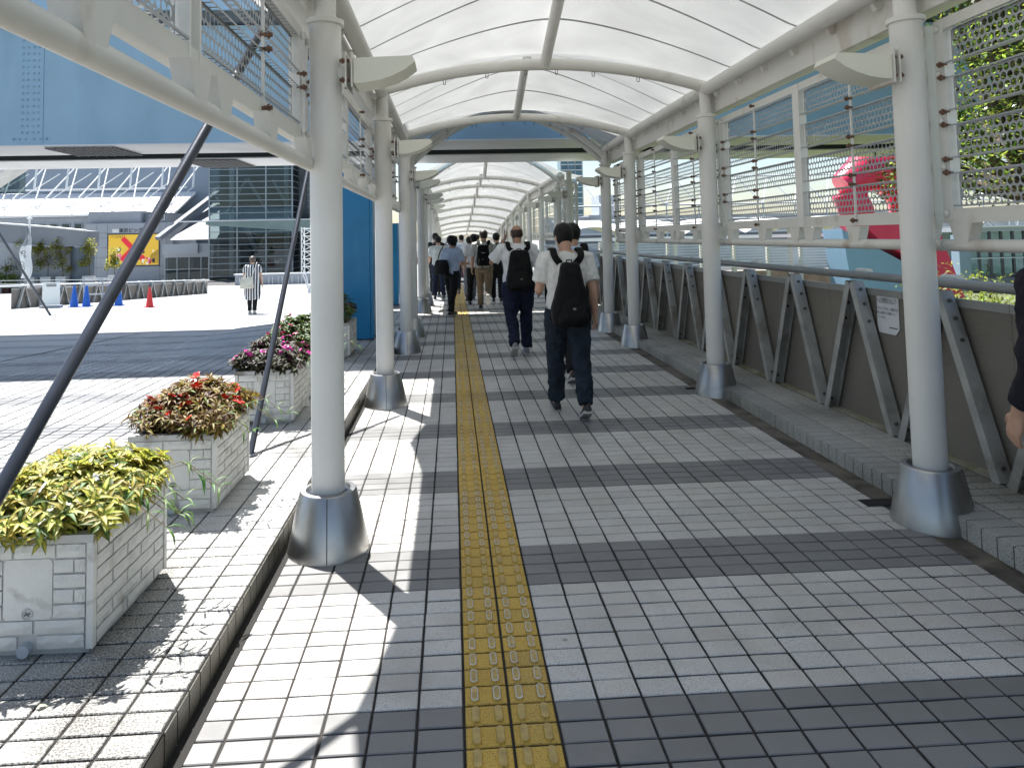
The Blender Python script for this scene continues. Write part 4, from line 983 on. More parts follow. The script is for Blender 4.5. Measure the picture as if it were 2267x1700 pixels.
# glass pavilion
gp = empty('glass_pavilion', (48, 60, -4), 'glazed pavilion with a flat dark roof behind the hedge on the right', 'pavilion')
MB().box((45.2, 59, 1.15), (56, 66, 1.5)).build('roof_slab', CONC, gp); MB().box((45.1, 58.9, 1.5), (56, 59.1, 1.62)).build('roof_edge', WTUBE, gp)
for a, b in (((45.8, 59.5, 1.6), (47.0, 59.5, 2.6)), ((47.0, 59.5, 1.6), (45.8, 59.5, 2.6)), ((48.5, 59.5, 1.6), (48.5, 59.5, 2.9)), ((49.2, 59.5, 1.6), (49.6, 59.5, 2.9))): MB().bar(a, b, .14, .14).build('roof_strut', FRAME, gp)
for k in range(7):
    x = 44.9 + k * 1.05; MB().box((x - .10, 60, -2.9), (x + .10, 60.2, 1.15)).build('post', POLE, gp)
    MB().box((x + .12, 60.08, -2.7), (x + .93, 60.1, 1.1)).build('pane', glass_mat('pavilion_glass', (.75, .88, .88), .3) if k == 0 else bpy.data.materials['pavilion_glass'], gp)
MB().box((44.8, 59.6, -3.4), (56, 66, -2.9)).build('plinth', CONC_D, gp); MB().tube((44.6, 59.3, -1.15), (56, 59.3, -1.15), .05, n=6).build('guard_rail', WTUBE, gp)
MB().bar((45.0, 63, -1.9), (48.9, 63, .2), .18, .1).build('stair_stringer', WTUBE, gp); MB().box((44.8, 66, -3), (56, 66.3, 1.1)).build('back_wall', mat('pav_back', (.45, .55, .55), .5, var=.3, vscale=.6), gp)
MB().box((43.75, 59.5, -4.2), (44.75, 60.5, .9)).build('pier', mat('pier_blue', (.24, .32, .40), .5), gp)
# welcome board and bus at the far end
zw = zoff(47)
t = empty('welcome_board', (.0, 47, zw), 'white hanging welcome board at the far end of the walkway', 'sign')
MB().box((-1.25, 47, zw + 1.97), (1.12, 47.05, zw + 3.08)).build('board', mat('board_white', (.62, .63, .62), .5), t)
for s, z, sz in (('ようこそ', 2.92, .20), ('Welcome', 2.72, .19), ('欢迎', 2.53, .19), ('어서오십시오', 2.34, .19)):
    text_mesh(s, sz, INK, t, (.42, -.01, z), (R(90), 0, 0), 'board_lettering')
for x in (-1.0, .9): MB().tube((x, 47.02, zw + 3.08), (x, 47.02, zw + 3.4), .02, n=6).build('hanger', WTUBE, t)
t = empty('parked_bus', (0, 70, zoff(62) - .1), 'dark-windowed bus standing beyond the end of the walkway', 'bus')
zz = t.location.z; BUSR = mat('bus_maroon', (.16, .03, .04), .3)
MB().box((-3.5, 70, zz + .4), (5.0, 72.4, zz + 1.4)).build('body_lower', BUSR, t); MB().box((-3.5, 70.02, zz + 1.4), (5.0, 72.38, zz + 2.5)).build('window_band', mat('bus_glass', (.02, .025, .035), .08), t); MB().box((-3.5, 70, zz + 2.5), (5, 72.4, zz + 3.1)).build('body_upper', WTUBE, t)
for x in (-3.5, -2.1, -.7, .7, 2.1, 3.5, 4.9): MB().box((x, 69.98, zz + 1.4), (x + .1, 70.02, zz + 2.5)).build('window_post', BUSR, t)
for x in (-2.2, 3.4):
    wh = MB().tube((x, 69.97, zz + .5), (x, 70.3, zz + .5), .5, n=20).build('wheel', INK, t); MB().tube((x, 69.94, zz + .5), (x, 69.97, zz + .5), .25, n=14).build('rim', STEEL, wh)
structure(MB().box((-30, 62, zoff(62) - .6), (40, 90, zoff(62) - .1)), 'bus_road', mat('asphalt', (.06, .06, .062), .85))
# notice taped to the fence
t = empty('paper_notice', (3.153, 4.94, .80), 'white laminated notice taped on the fence behind the nearest right column', 'notice')
t.location = (3.157, 5.06, .79)
PAP = mat('paper', (.66, .68, .72), .35, var=.03, vscale=30)
pg = MB().add([(-.005, .112, .0), (-.008, -.09, .0), (-.004, -.128, .045), (-.003, -.13, .265), (-.004, -.11, .305), (0, .09, .305), (-.003, .128, .28), (-.004, .13, .05)], [(0, 1, 2, 3, 4, 5, 6, 7)])
pg.v += [(x + .004, y, z) for x, y, z in pg.v]; pg.f += [(15, 14, 13, 12, 11, 10, 9, 8)] + [(i, 8 + i, 8 + (i + 1) % 8, (i + 1) % 8) for i in range(8)]; pg.m += [0] * 9
pg.build('sheet', PAP, t, local=True, fix=True)
for s, z, sz, dy in (('上に物置かないで', .242, .030, 0), ('おそれ入ります、通路では', .178, .022, 0), ('物の設置はご遠慮くだ', .146, .022, .012), ('さいませ。', .114, .022, .055)):
    text_mesh(s, sz, INK, t, (-.0105, dy, z), (R(90), 0, R(-90)), 'notice_lettering')
MB().box((-.0105, -.10, .222), (-.0095, .10, .225)).build('underline', INK, t, local=True); MB().box((-.0105, -.115, .045), (-.0095, -.02, .051)).build('footer_line', INK, t, local=True)
# ================================================================= PLANTERS
PLW = mat('planter_white', (.60, .60, .57), .6, var=.08, vscale=5, dirt=(.28, .27, .23), dscale=7, dlo=.55, dhi=.75, bump=.35, bscale=45)
PLG = mat('planter_joint', (.46, .46, .44), .7, var=.1, vscale=9, dirt=(.16, .15, .13), dscale=5, dlo=.5, dhi=.7)
SOIL = mat('soil', (.05, .035, .025), .9, var=.4, vscale=40, bump=.6, bscale=60)
PW, PL, PH = .47, .64, .42
def brick_mesh(name, w, h, d, seed):
    rnd = random.Random(seed); mb = MB(); nx, nz_ = 5, 2; g = .004
    fr = lambda i, k: (g + (w - 2 * g) * i / nx, g + (h - 2 * g) * k / nz_)
    k0 = 0
    for k in range(nz_ + 1):
        for i in range(nx + 1):
            x, z = fr(i, k); e = (i in (0, nx)) or (k in (0, nz_))
            mb.v.append((x, -(d * (.55 if e else 1) + rnd.uniform(-.3, .35) * d * (.5 if e else 1)), z))
    for k in range(nz_):
        for i in range(nx): a = k * (nx + 1) + i; mb.f.append((a, a + 1, a + nx + 2, a + nx + 1)); mb.m.append(0)
    bd = [i for i in range(nx + 1)] + [(k) * (nx + 1) + nx for k in range(1, nz_ + 1)] + [nz_ * (nx + 1) + i for i in range(nx - 1, -1, -1)] + [k * (nx + 1) for k in range(nz_ - 1, 0, -1)]
    n0 = len(mb.v)
    for b in bd: x, y, z = mb.v[b]; mb.v.append((x, .006, z))
    for j in range(len(bd)): mb.f.append((bd[j], n0 + j, n0 + (j + 1) % len(bd), bd[(j + 1) % len(bd)])); mb.m.append(0)
    me = mb.mesh(name); me.materials.append(PLW); return me
NC = 7; HC = (PH - .055) / NC
BW = [brick_mesh('planter_brick', .145, HC, .009, s) for s in range(4)]; BH = [brick_mesh('planter_brick_half', .072, HC, .009, 20 + s) for s in range(3)]
def make_planter():
    t = empty('planter', (0, 0, 0)); hw, hl = PW / 2, PL / 2
    mb = MB(); a, b = hw - .012, hl - .012
    def ring(o, z): return [(-a - o, -b - o, z), (a + o, -b - o, z), (a + o, b + o, z), (-a - o, b + o, z)]
    mb.rings([ring(-.015, 0), ring(-.015, .02), ring(0, .022), ring(0, PH - .03), ring(.012, PH - .028), ring(.012, PH), ring(-.03, PH), ring(-.035, PH - .07)], True)
    mb.build('tub', PLG, t, local=True)
    MB().box((-a + .03, -b + .03, PH - .10), (a - .03, b - .03, PH - .055)).build('soil_bed', SOIL, t, local=True)
    for cx_, cy_ in ((-hw, -hl), (hw, -hl), (hw, hl), (-hw, hl)):
        sx, sy = (1 if cx_ > 0 else -1), (1 if cy_ > 0 else -1)
        MB().box((cx_ - sx * .028, cy_ - sy * .028, .024), (cx_ - sx * .004, cy_ - sy * .004, PH - .03)).build('corner_post', PLW, t, local=True)
    def course(length, o, rz, front):
        for k in range(NC):
            z = .024 + k * HC; s = 0; odd = k % 2
            segs = [(0, length)]
            if front and 1 < k < 6: segs = [(0, length / 2 - .087), (length / 2 + .087, length)]
            if front and k == 0: segs = [(0, length / 2 - .03), (length / 2 + .03, length)]
            items = []; bw = .15 if length < .5 else .24
            for s0, s1 in segs:
                cuts = [s0]; c_ = s0 + (bw * (.5 if odd else 1.0))
                while c_ < s1 - .04: cuts.append(c_); c_ += bw
                cuts.append(s1); items += [(a_, b_) for a_, b_ in zip(cuts, cuts[1:])]
            for s, e_ in items:
                wd = e_ - s; kind = 'w' if wd > .1 else 'h'
                me = random.choice(BW if kind == 'w' else BH); d = Vector((math.cos(rz), math.sin(rz), 0))
                inst('planter_brick', me, tuple(Vector(o) + d * s + Vector((0, 0, z))), t, (0, 0, rz), (wd / (.145 if kind == 'w' else .072), 1, 1))
    course(PW - .064, (-hw + .032, -hl + .012, 0), 0, True)
    course(PL - .064, (hw - .012, -hl + .032, 0), math.pi / 2, False)
    course(PL - .064, (-hw + .012, hl - .032, 0), -math.pi / 2, False)
    course(PW - .064, (hw - .032, hl - .012, 0), math.pi, False)
    mb = MB(); z0_, z1_ = .024 + 2 * HC, .024 + 6 * HC
    mb.prism([(-.075, z0_), (.075, z0_), (.085, z0_ + .012), (.085, z1_ - .012), (.075, z1_), (-.075, z1_), (-.085, z1_ - .012), (-.085, z0_ + .012)], (0, -hl + .0125, 0), (1, 0, 0), (0, 0, 1), (0, -.0035, 0)).build('label_recess', PLW, t, local=True)
    emb = MB(); emb.lathe([(.020, 0), (.020, .003), (.017, .003), (.017, .001)], n=20); emb.v = [(x, -hl + .0092 - z, y + z0_ + .02) for x, y, z in emb.v]; emb.build('round_emblem', PLG, t, local=True, smooth=30)
    mb = MB()
    for a_ in (.6, -.9, .1): mb.bar((-.011 * math.cos(a_), -hl + .008, z0_ + .02 - .011 * math.sin(a_)), (.011 * math.cos(a_), -hl + .008, z0_ + .02 + .011 * math.sin(a_)), .0025, .003)
    mb.build('emblem_mark', POLE, t, local=True)
    dr = MB(); dr.tube((0, -hl + .03, .032), (0, -hl - .018, .032), .022, n=16); dr.build('drain_plug', mat('plug_grey', (.36, .40, .44), .4), t, local=True, smooth=35)
    return t
pl0 = make_planter()
PX = -1.29 - PW / 2
PYS = [2.69, 4.0, 5.86, 6.72, 9.02]
PLAB = ['white brick-patterned planter in the foreground holding yellow-green leaves', 'white brick-patterned planter holding bronze leaves and red flowers', 'white brick-patterned planter behind the second stay pole, holding magenta flowers', 'white brick-patterned planter partly behind the nearest left column, holding pink and red flowers', 'white brick-patterned planter beside the blue hoarding']
for i, y in enumerate(PYS):
    o = pl0 if i == 0 else copy_tree(pl0); o.location = (PX, y + PL / 2, .1); o.rotation_euler = (0, 0, random.uniform(-.02, .02)); tag(o, PLAB[i], 'planter', 'brick-patterned planters')

# ---- plants: whorled leaves on short stems
class Leafy:
    def __init__(s): s.v = []; s.f = []; s.uv = []; s.mi = []
    def leaf(s, base, d, nrm, L, W, curl=.25, mi=0, fold=.25):
        d = Vector(d).normalized(); side = d.cross(Vector(nrm))
        if side.length < 1e-4: side = Vector((1, 0, 0))
        side.normalize(); up = side.cross(d).normalized(); b = Vector(base); k = len(s.v)
        prof = ((0, .06, 0), (.3, .85, .06), (.6, .8, .02), (1, .02, -curl))
        for (t, w, z) in prof:
            c = b + d * (L * t) + up * (L * z)
            s.v += [tuple(c - side * (W * w / 2) + up * (W * w * fold)), tuple(c), tuple(c + side * (W * w / 2) + up * (W * w * fold))]
        for i in range(3):
            a = k + i * 3
            for q, us in (((a, a + 1, a + 4, a + 3), (1, 0, 0, 1)), ((a + 1, a + 2, a + 5, a + 4), (0, 1, 1, 0))):
                s.f.append(q); s.uv += [(u, i / 3) for u in us]; s.mi.append(mi)
    def quadleaf(s, c, d, nrm, L, W, mi=0):
        d = Vector(d).normalized(); side = d.cross(Vector(nrm))
        if side.length < 1e-4: side = Vector((1, 0, 0))
        side.normalize(); c = Vector(c); k = len(s.v)
        up = side.cross(d)
        s.v += [tuple(c), tuple(c + d * L * .5 - side * W / 2 + up * W * .15), tuple(c + d * L), tuple(c + d * L * .5 + side * W / 2 + up * W * .15)]
        s.f.append((k, k + 1, k + 2, k + 3)); s.uv += [(.2, 0), (1, .5), (.2, 1), (1, .5)]; s.mi.append(mi)
    def build(s, name, mats, parent):
        me = bpy.data.meshes.new(name); me.from_pydata(s.v, [], s.f); uv = me.uv_layers.new(name='UVMap')
        uv.data.foreach_set('uv', [c for p in s.uv for c in p]); me.polygons.foreach_set('material_index', s.mi); me.shade_smooth()
        for m in mats: me.materials.append(m)
        o = bpy.data.objects.new(name, me); COL.objects.link(o)
        L = parent.location; o.parent = parent; o.location = (-L.x, -L.y, -L.z); return o
STEM = mat('plant_stem', (.13, .10, .04), .6)
def flower_mesh(name, m, r, n=5):
    mb = MB()
    for i in range(n):
        a = 2 * math.pi * i / n; d = Vector((math.cos(a), math.sin(a), .15)); sd = Vector((-math.sin(a), math.cos(a), 0))
        p = [d * .1 * r, d * .55 * r - sd * r * .42 + Vector((0, 0, .1 * r)), d * r - sd * r * .3, d * r * 1.08, d * r + sd * r * .3, d * .55 * r + sd * r * .42 + Vector((0, 0, .1 * r))]
        mb.add([v + Vector((0, 0, random.uniform(-.08, .12) * r)) for v in p], [(0, 1, 2, 3, 4, 5)])
    mb.lathe([(.12 * r, 0), (.1 * r, .12 * r), (.02 * r, .16 * r)], n=6)
    me = mb.mesh(name); me.materials.append(m); return me
def bed(i, label, mats, whorls, L, W, hmin, hmax, fl, nfl, fr, seed, spread=.06, weeds=0, leaves=8):
    rnd = random.Random(seed); y0 = PYS[i]; t = empty('flowering_plants', (PX, y0 + PL / 2, .1 + PH - .06), label, 'plants', 'bedding plants in the planters')
    lf = Leafy(); st = MB(); zs = .1 + PH - .06; tops = []
    for k in range(whorls):
        u, v = rnd.uniform(-1, 1), rnd.uniform(-1, 1)
        e = max(abs(u), abs(v)); x = PX + u * (PW / 2 - .03 + spread * (e ** 3)); y = y0 + PL / 2 + v * (PL / 2 - .03 + spread * (e ** 3))
        h = hmin + (hmax - hmin) * (1 - e ** 2.5) * rnd.uniform(.65, 1.1) + rnd.uniform(0, .03)
        top = Vector((x, y, zs + h)); base = Vector((PX + u * (PW / 2 - .07), y0 + PL / 2 + v * (PL / 2 - .07), zs - .02)); tops.append((top, e))
        st.tube(base, top, .0035, .0025, n=4)
        ax = Vector((u * .7 * e + rnd.uniform(-.3, .3), v * .7 * e + rnd.uniform(-.3, .3), 1)).normalized(); uu, vv = ortho(ax)
        for lvl, (sc, dz, tilt) in enumerate(((1, 0, .35), (1.1, -.035, .12), (.9, -.075, -.1))):
            nl = leaves - lvl
            for j in range(nl):
                a = 2 * math.pi * (j + .5 * lvl) / nl + rnd.uniform(-.25, .25); d = uu * math.cos(a) + vv * math.sin(a) + ax * (tilt + rnd.uniform(-.25, .3))
                lf.leaf(top + ax * dz, d, ax, L * sc * rnd.uniform(.65, 1.15), W * sc * rnd.uniform(.75, 1.15), rnd.uniform(.02, .35), rnd.choice(range(len(mats))) if rnd.random() < .35 else 0)
    for k in range(weeds):
        a = Vector((PX + rnd.uniform(.05, PW / 2 - .02), y0 + rnd.uniform(.05, PL * .8), zs)); d = Vector((rnd.uniform(.1, .9), rnd.uniform(-.5, .3), 1))
        p0, p1, p2, p3 = a, a + d * .12, a + d * .17 + Vector((.09, 0, -.02)), a + d * .16 + Vector((.24, -.04, -.10)); st.path([p0, p1, p2, p3], .002, 4)
        for p in (p1, p2, p3, (p2 + p3) / 2):
            for q in (-1, 1): lf.leaf(p, Vector((rnd.uniform(.1, .8), q * rnd.uniform(.2, .8), rnd.uniform(-.6, .4))), (0, 0, 1), .085, .011, .3, len(mats))
    lf.build('foliage', mats + [leaf_mat('weed_leaf', (.10, .20, .03), (.08, .16, .03)) if 'weed_leaf' not in bpy.data.materials else bpy.data.materials['weed_leaf']], t); tag(t.children[0], kind='stuff')
    tag(st.build('stems', STEM, t), kind='stuff')
    tops.sort(key=lambda q: rnd.random())
    me = [flower_mesh('flower', fl, fr * s) for s in (.85, 1.0, 1.15)]
    for top, e in tops[:nfl]:
        off = Vector((rnd.uniform(-.03, .03), rnd.uniform(-.03, .03), rnd.uniform(.0, .02)))
        o = inst('flower', rnd.choice(me), tuple(top + off - t.location), t, (rnd.uniform(-.3, 1.0), rnd.uniform(-.7, .7), rnd.uniform(0, 6)))
    return t
FW = mat('petal_white', (.75, .74, .76), .5); FR = mat('petal_red', (.72, .02, .012), .45, var=.15, vscale=60); FM = mat('petal_magenta', (.55, .008, .27), .45, var=.2, vscale=50); FP = mat('petal_pink', (.50, .02, .12), .45, var=.2, vscale=50)
YL = [leaf_mat('leaf_yellow', (.58, .50, .10), (.16, .21, .03), rnd=.3), leaf_mat('leaf_yellow_pale', (.64, .58, .22), (.16, .22, .05), rnd=.25), leaf_mat('leaf_green', (.10, .16, .03), (.05, .10, .02))]
BL = [leaf_mat('leaf_bronze', (.24, .18, .035), (.14, .055, .02), rnd=.4), leaf_mat('leaf_bronze_green', (.16, .23, .035), (.09, .05, .02), rnd=.35), leaf_mat('leaf_wine', (.10, .045, .022), (.05, .012, .012), rnd=.4)]
DL = [leaf_mat('leaf_dark', (.05, .065, .022), (.04, .018, .02), rnd=.4), leaf_mat('leaf_dark_wine', (.06, .02, .025), (.03, .02, .015), rnd=.4)]
GL = [leaf_mat('leaf_mid', (.08, .13, .025), (.05, .09, .02), rnd=.35), leaf_mat('leaf_mid_yellow', (.18, .20, .04), (.08, .12, .025), rnd=.3)]
bed(0, 'yellow-green variegated bedding plants with small white flowers in the foreground planter', YL, 290, .066, .023, .10, .22, FW, 40, .019, 1, spread=.085, weeds=7)
bed(1, 'bronze-leaved bedding plants with bright red flowers in the second planter', BL, 240, .060, .017, .10, .26, FR, 52, .028, 2, spread=.075, weeds=4)
bed(2, 'dark-leaved bedding plants crowded with magenta flowers behind the second stay pole', DL, 150, .062, .025, .10, .25, FM, 75, .025, 3, spread=.075, weeds=1)
bed(3, 'green bedding plants with pink flowers half hidden by the nearest left column', GL, 140, .062, .024, .12, .34, FP, 40, .025, 4, spread=.08, weeds=3)
bed(4, 'green bedding plants with magenta flowers in front of the blue hoarding', GL, 70, .07, .026, .14, .40, FM, 26, .028, 5, spread=.06)
lf = Leafy(); lv = empty('fallen_leaf', (-1.30, 2.42, .1), 'single pale fallen leaf on the paving before the foreground planter', 'leaf')
lf.leaf((-1.33, 2.40, .104), (1, .5, .05), (0, 0, 1), .035, .02, .1); lf.build('blade', [leaf_mat('leaf_dry', (.45, .48, .36), (.4, .42, .3))], lv)

# ---- shrubs and trees
def crown(t, pts, n, L, W, mats, seed, name='crown', clump=.0):
    rnd = random.Random(seed); lf = Leafy()
    for k in range(n):
        c, r = rnd.choice(pts)
        while True:
            q = Vector((rnd.uniform(-1, 1), rnd.uniform(-1, 1), rnd.uniform(-1, 1)))
            if q.length < 1: break
        p = Vector(c) + q * r; d = Vector((rnd.gauss(0, 1), rnd.gauss(0, 1), rnd.gauss(-.25, .6)))
        lf.quadleaf(p, d, Vector((rnd.gauss(0, .5), rnd.gauss(0, .5), 1)), L * rnd.uniform(.6, 1.3), W * rnd.uniform(.6, 1.3), rnd.randrange(len(mats)))
    o = lf.build(name, mats, t); return o
BARK = mat('bark', (.11, .085, .06), .85, var=.3, vscale=20, bump=.6, bscale=30)
TL = [leaf_mat('tree_leaf', (.15, .23, .035), (.10, .17, .028), .5, .45, .55), leaf_mat('tree_leaf_light', (.34, .42, .06), (.22, .30, .045), .5, .4, .6), leaf_mat('tree_leaf_dark', (.06, .10, .02), (.045, .08, .016), .35, .4, .35)]
YT = [leaf_mat('sapling_leaf', (.30, .33, .06), (.22, .24, .045), .5, .4, .6), leaf_mat('sapling_leaf_gold', (.45, .38, .06), (.32, .29, .05), .5, .3, .6), leaf_mat('sapling_leaf_dark', (.18, .22, .05), (.12, .15, .04), .5, .3, .55)]
def tree(loc, h, label, mats, blobs, n, L, W, seed, group, trunk_r=.14, name='broadleaf_tree'):
    rnd = random.Random(seed); t = empty(name, loc, label, 'tree', group); b = Vector(loc); tr = MB()
    hub = b + Vector((rnd.uniform(-.1, .1), rnd.uniform(-.1, .1), h * .45))
    tr.path([b, b + Vector((.04, .02, h * .2)), hub, hub + Vector((0, 0, h * .25))], [trunk_r, trunk_r * .8, trunk_r * .65, trunk_r * .35], 9)
    for c, r in blobs:
        mid = (hub + Vector(c)) / 2 + Vector((rnd.uniform(-.2, .2), rnd.uniform(-.2, .2), .15)); tr.path([hub, mid, Vector(c)], [trunk_r * .4, trunk_r * .25, trunk_r * .08], 6)
    tr.build('trunk', BARK, t, smooth=50); crown(t, blobs, n, L, W, mats, seed); return t
rnd = random.Random(11); blobs = []
for k in range(120):
    a = rnd.uniform(0, 6.28); rr_ = 1.9 * math.sqrt(rnd.random()); z = rnd.uniform(2.1, 6.2)
    x, y = 8.05 + rr_ * math.cos(a), 9.3 + rr_ * math.sin(a)
    if (z < 3.2 and rr_ < .8) or x < 6.75: continue
    blobs.append(((x, y, z), rnd.uniform(.32, .75)))
tree((8.05, 9.3, -1.5), 7.5, 'leafy green tree behind the nearest right-hand screen', TL, blobs, 42000, .085, .040, 12, 'trees', .17)
for k in range(9):
    x, y = 6.15 + k * .5, 8.5 + .2 * math.sin(k * 2.1); t = empty('hedge_shrub', (x, y, -1.6), f'yellow-green leafy shrub behind the right fence, {ORD[k]} from the left', 'shrub', 'hedge shrubs')
    bl = [((x + random.uniform(-.35, .35), y + random.uniform(-.35, .35), random.uniform(-.9, .88)), random.uniform(.2, .34)) for _ in range(16)]
    crown(t, bl, 3000, .065, .026, [YT[2], TL[1], YT[0]], 40 + k, 'foliage'); MB().tube((x, y, -1.7), (x, y, -.4), .03, n=6).build('stem', BARK, t)
POT = mat('dark_red_pot', (.12, .03, .025), .6); POTW = mat('white_pot', (.6, .6, .58), .6)
for k, (x, zt, sp_, lb) in enumerate(((-36.2, 1.0, 1.0, 'yellow-green potted tree at the far left edge'), (-34.2, 2.1, .8, 'potted sapling right of the banner pole'), (-32.9, 2.3, .9, 'widest golden potted sapling before the ramp roof'), (-31.7, 1.9, .7, 'potted sapling between the golden one and the round pier'), (-29.6, 2.3, .7, 'lone potted sapling left of the video screen'), (-27.6, 1.8, .5, 'thin potted sapling in front of the video screen'))):
    y = 60; z0 = zb(60); bl = [((x + random.uniform(-sp_, sp_), y + random.uniform(-.5, .5), random.uniform(zt - 2.3, zt - .25)), random.uniform(.22, .42)) for _ in range(13)]
    tree((x, y, z0 + .9), 2.6, lb, YT, bl, 900, .20, .085, 60 + k, 'potted saplings', .04, 'potted_sapling')
    p = empty('tree_pot', (x, y, z0), f'slatted dark red pot with white rim under the {["far left tree", "sapling by the banner", "widest golden sapling", "sapling by the round pier", "lone sapling", "thin sapling by the screen"][k]}', 'pot', 'sapling pots')
    MB().box((x - .55, y - .4, z0), (x + .55, y + .4, z0 + .75)).build('box', POT, p); MB().box((x - .4, y - .3, z0 + .75), (x + .4, y + .3, z0 + 1.25)).build('inner_pot', POTW, p)
for k in range(2):
    x = -36.4 + k * 1.2; t = empty('far_shrub', (x, 58.6, zb(58)), ['grey-green shrub low at the far left edge', 'grey-green shrub beside the banner pole foot'][k], 'shrub', 'far shrubs')
    crown(t, [((x + random.uniform(-.5, .5), 58.6, zb(58) + random.uniform(.2, 1.6)), .4) for _ in range(7)], 700, .2, .09, [YT[2], TL[0]], 90 + k, 'foliage'); MB().tube((x, 58.6, zb(58)), (x, 58.6, zb(58) + 1), .04, n=5).build('stem', BARK, t)
# ================================================================= PEOPLE
SKIN = mat('skin', (.46, .27, .185), .5, var=.07, vscale=12, bump=.08, bscale=150); SKIN2 = mat('skin_tan', (.36, .20, .13), .5, var=.07, vscale=12)
HAIRB = mat('hair_black', (.0055, .005, .005), .5, spec=.25, bump=.6, bscale=120); HAIRG = mat('hair_grey_brown', (.10, .075, .055), .5, var=.3, vscale=60, bump=.5, bscale=120); HAIRR = mat('hair_brown', (.035, .018, .014), .45, bump=.5, bscale=120)
EYE = mat('eye_dark', (.02, .015, .012), .2)
def fabric(name, col, rough=.85, var=.1, vs_=8, b=.25, bs=300): return mat(name, col, rough, var=var, vscale=vs_, bump=b, bscale=bs, spec=.25)
TEE = fabric('cotton_white', (.62, .62, .60)); SHIRT_W = fabric('shirt_white', (.66, .67, .69)); SHIRT_B = fabric('shirt_pale_blue', (.42, .50, .64)); SHIRT_G = fabric('shirt_grey', (.48, .49, .47))
JEAN = fabric('denim_dark', (.014, .022, .034), .85, .35, 14, .35, 350); JEAN2 = fabric('denim_navy', (.010, .014, .034), .85, .3, 14, .35, 350); BLKT = fabric('trousers_black', (.012, .012, .013)); BEIGE = fabric('chino_beige', (.23, .175, .115), .85, .15); GREYT = fabric('trousers_grey', (.16, .155, .17)); NAVYJ = fabric('jacket_navy', (.012, .011, .018))
NYL = mat('nylon_black', (.0045, .0045, .005), .6, var=.3, vscale=10, bump=.3, bscale=70, spec=.15); NYL2 = mat('strap_black', (.006, .006, .0065), .75, bump=.2, bscale=300, spec=.15); SHOE_W = mat('shoe_grey', (.22, .22, .23), .6, var=.4, vscale=40); SHOE_D = mat('shoe_dark', (.02, .018, .022), .55, var=.4, vscale=30); SOLE = mat('sole_white', (.45, .44, .42), .6); SOLE_R = mat('sole_red', (.25, .05, .04), .6); CANVAS = fabric('canvas_cream', (.60, .57, .50))

def ell(c, u, v, ru, rv, n=14): return [c + u * (ru * math.cos(2 * math.pi * i / n)) + v * (rv * math.sin(2 * math.pi * i / n)) for i in range(n)]
X_, Y_, Z_ = Vector((1, 0, 0)), Vector((0, 1, 0)), Vector((0, 0, 1))
def limb(mb, pts, rad, n=12, flat=1.):
    pts = [Vector(p) for p in pts]; rs = []; u = None
    for i, p in enumerate(pts):
        d = (pts[min(i + 1, len(pts) - 1)] - pts[max(i - 1, 0)]).normalized()
        u = (X_ if abs(d.x) < .9 else Y_) if u is None else u
        u = (u - d * u.dot(d)).normalized(); v = d.cross(u); rs.append(ell(p, u, v, rad[i], rad[i] * flat, n))
    mb.rings(rs, True)
def interp(a, b, t): return a + (b - a) * t
def bake(mb, name, m, parent, voxel, smooth=2, fold=0., fscale=9., aniso=(1, 1, 1), seed=0):
    me = mb.mesh(name); o = bpy.data.objects.new(name, me); COL.objects.link(o)
    rm = o.modifiers.new('r', 'REMESH'); rm.mode = 'VOXEL'; rm.voxel_size = voxel; rm.use_smooth_shade = True
    if smooth: sm = o.modifiers.new('s', 'SMOOTH'); sm.factor = .5; sm.iterations = smooth
    dg = bpy.context.evaluated_depsgraph_get(); me2 = bpy.data.meshes.new_from_object(o.evaluated_get(dg))
    bpy.data.objects.remove(o); bpy.data.meshes.remove(me); me2.name = name
    if fold:
        off = Vector((seed * 3.1, seed * 1.7, 0)); N_ = [v.normal.copy() for v in me2.vertices]
        for v, nn in zip(me2.vertices, N_):
            q = Vector((v.co.x * aniso[0], v.co.y * aniso[1], v.co.z * aniso[2])) * fscale + off
            a = 1 - 2 * abs(noise.noise(q)); b = 1 - 2 * abs(noise.noise(q * 2.3))
            v.co += nn * (fold * (a * .75 + b * .35 - .5))
    me2.shade_smooth(); me2.materials.clear(); me2.materials.append(m)
    r = bpy.data.objects.new(name, me2); COL.objects.link(r); r.parent = parent; return r

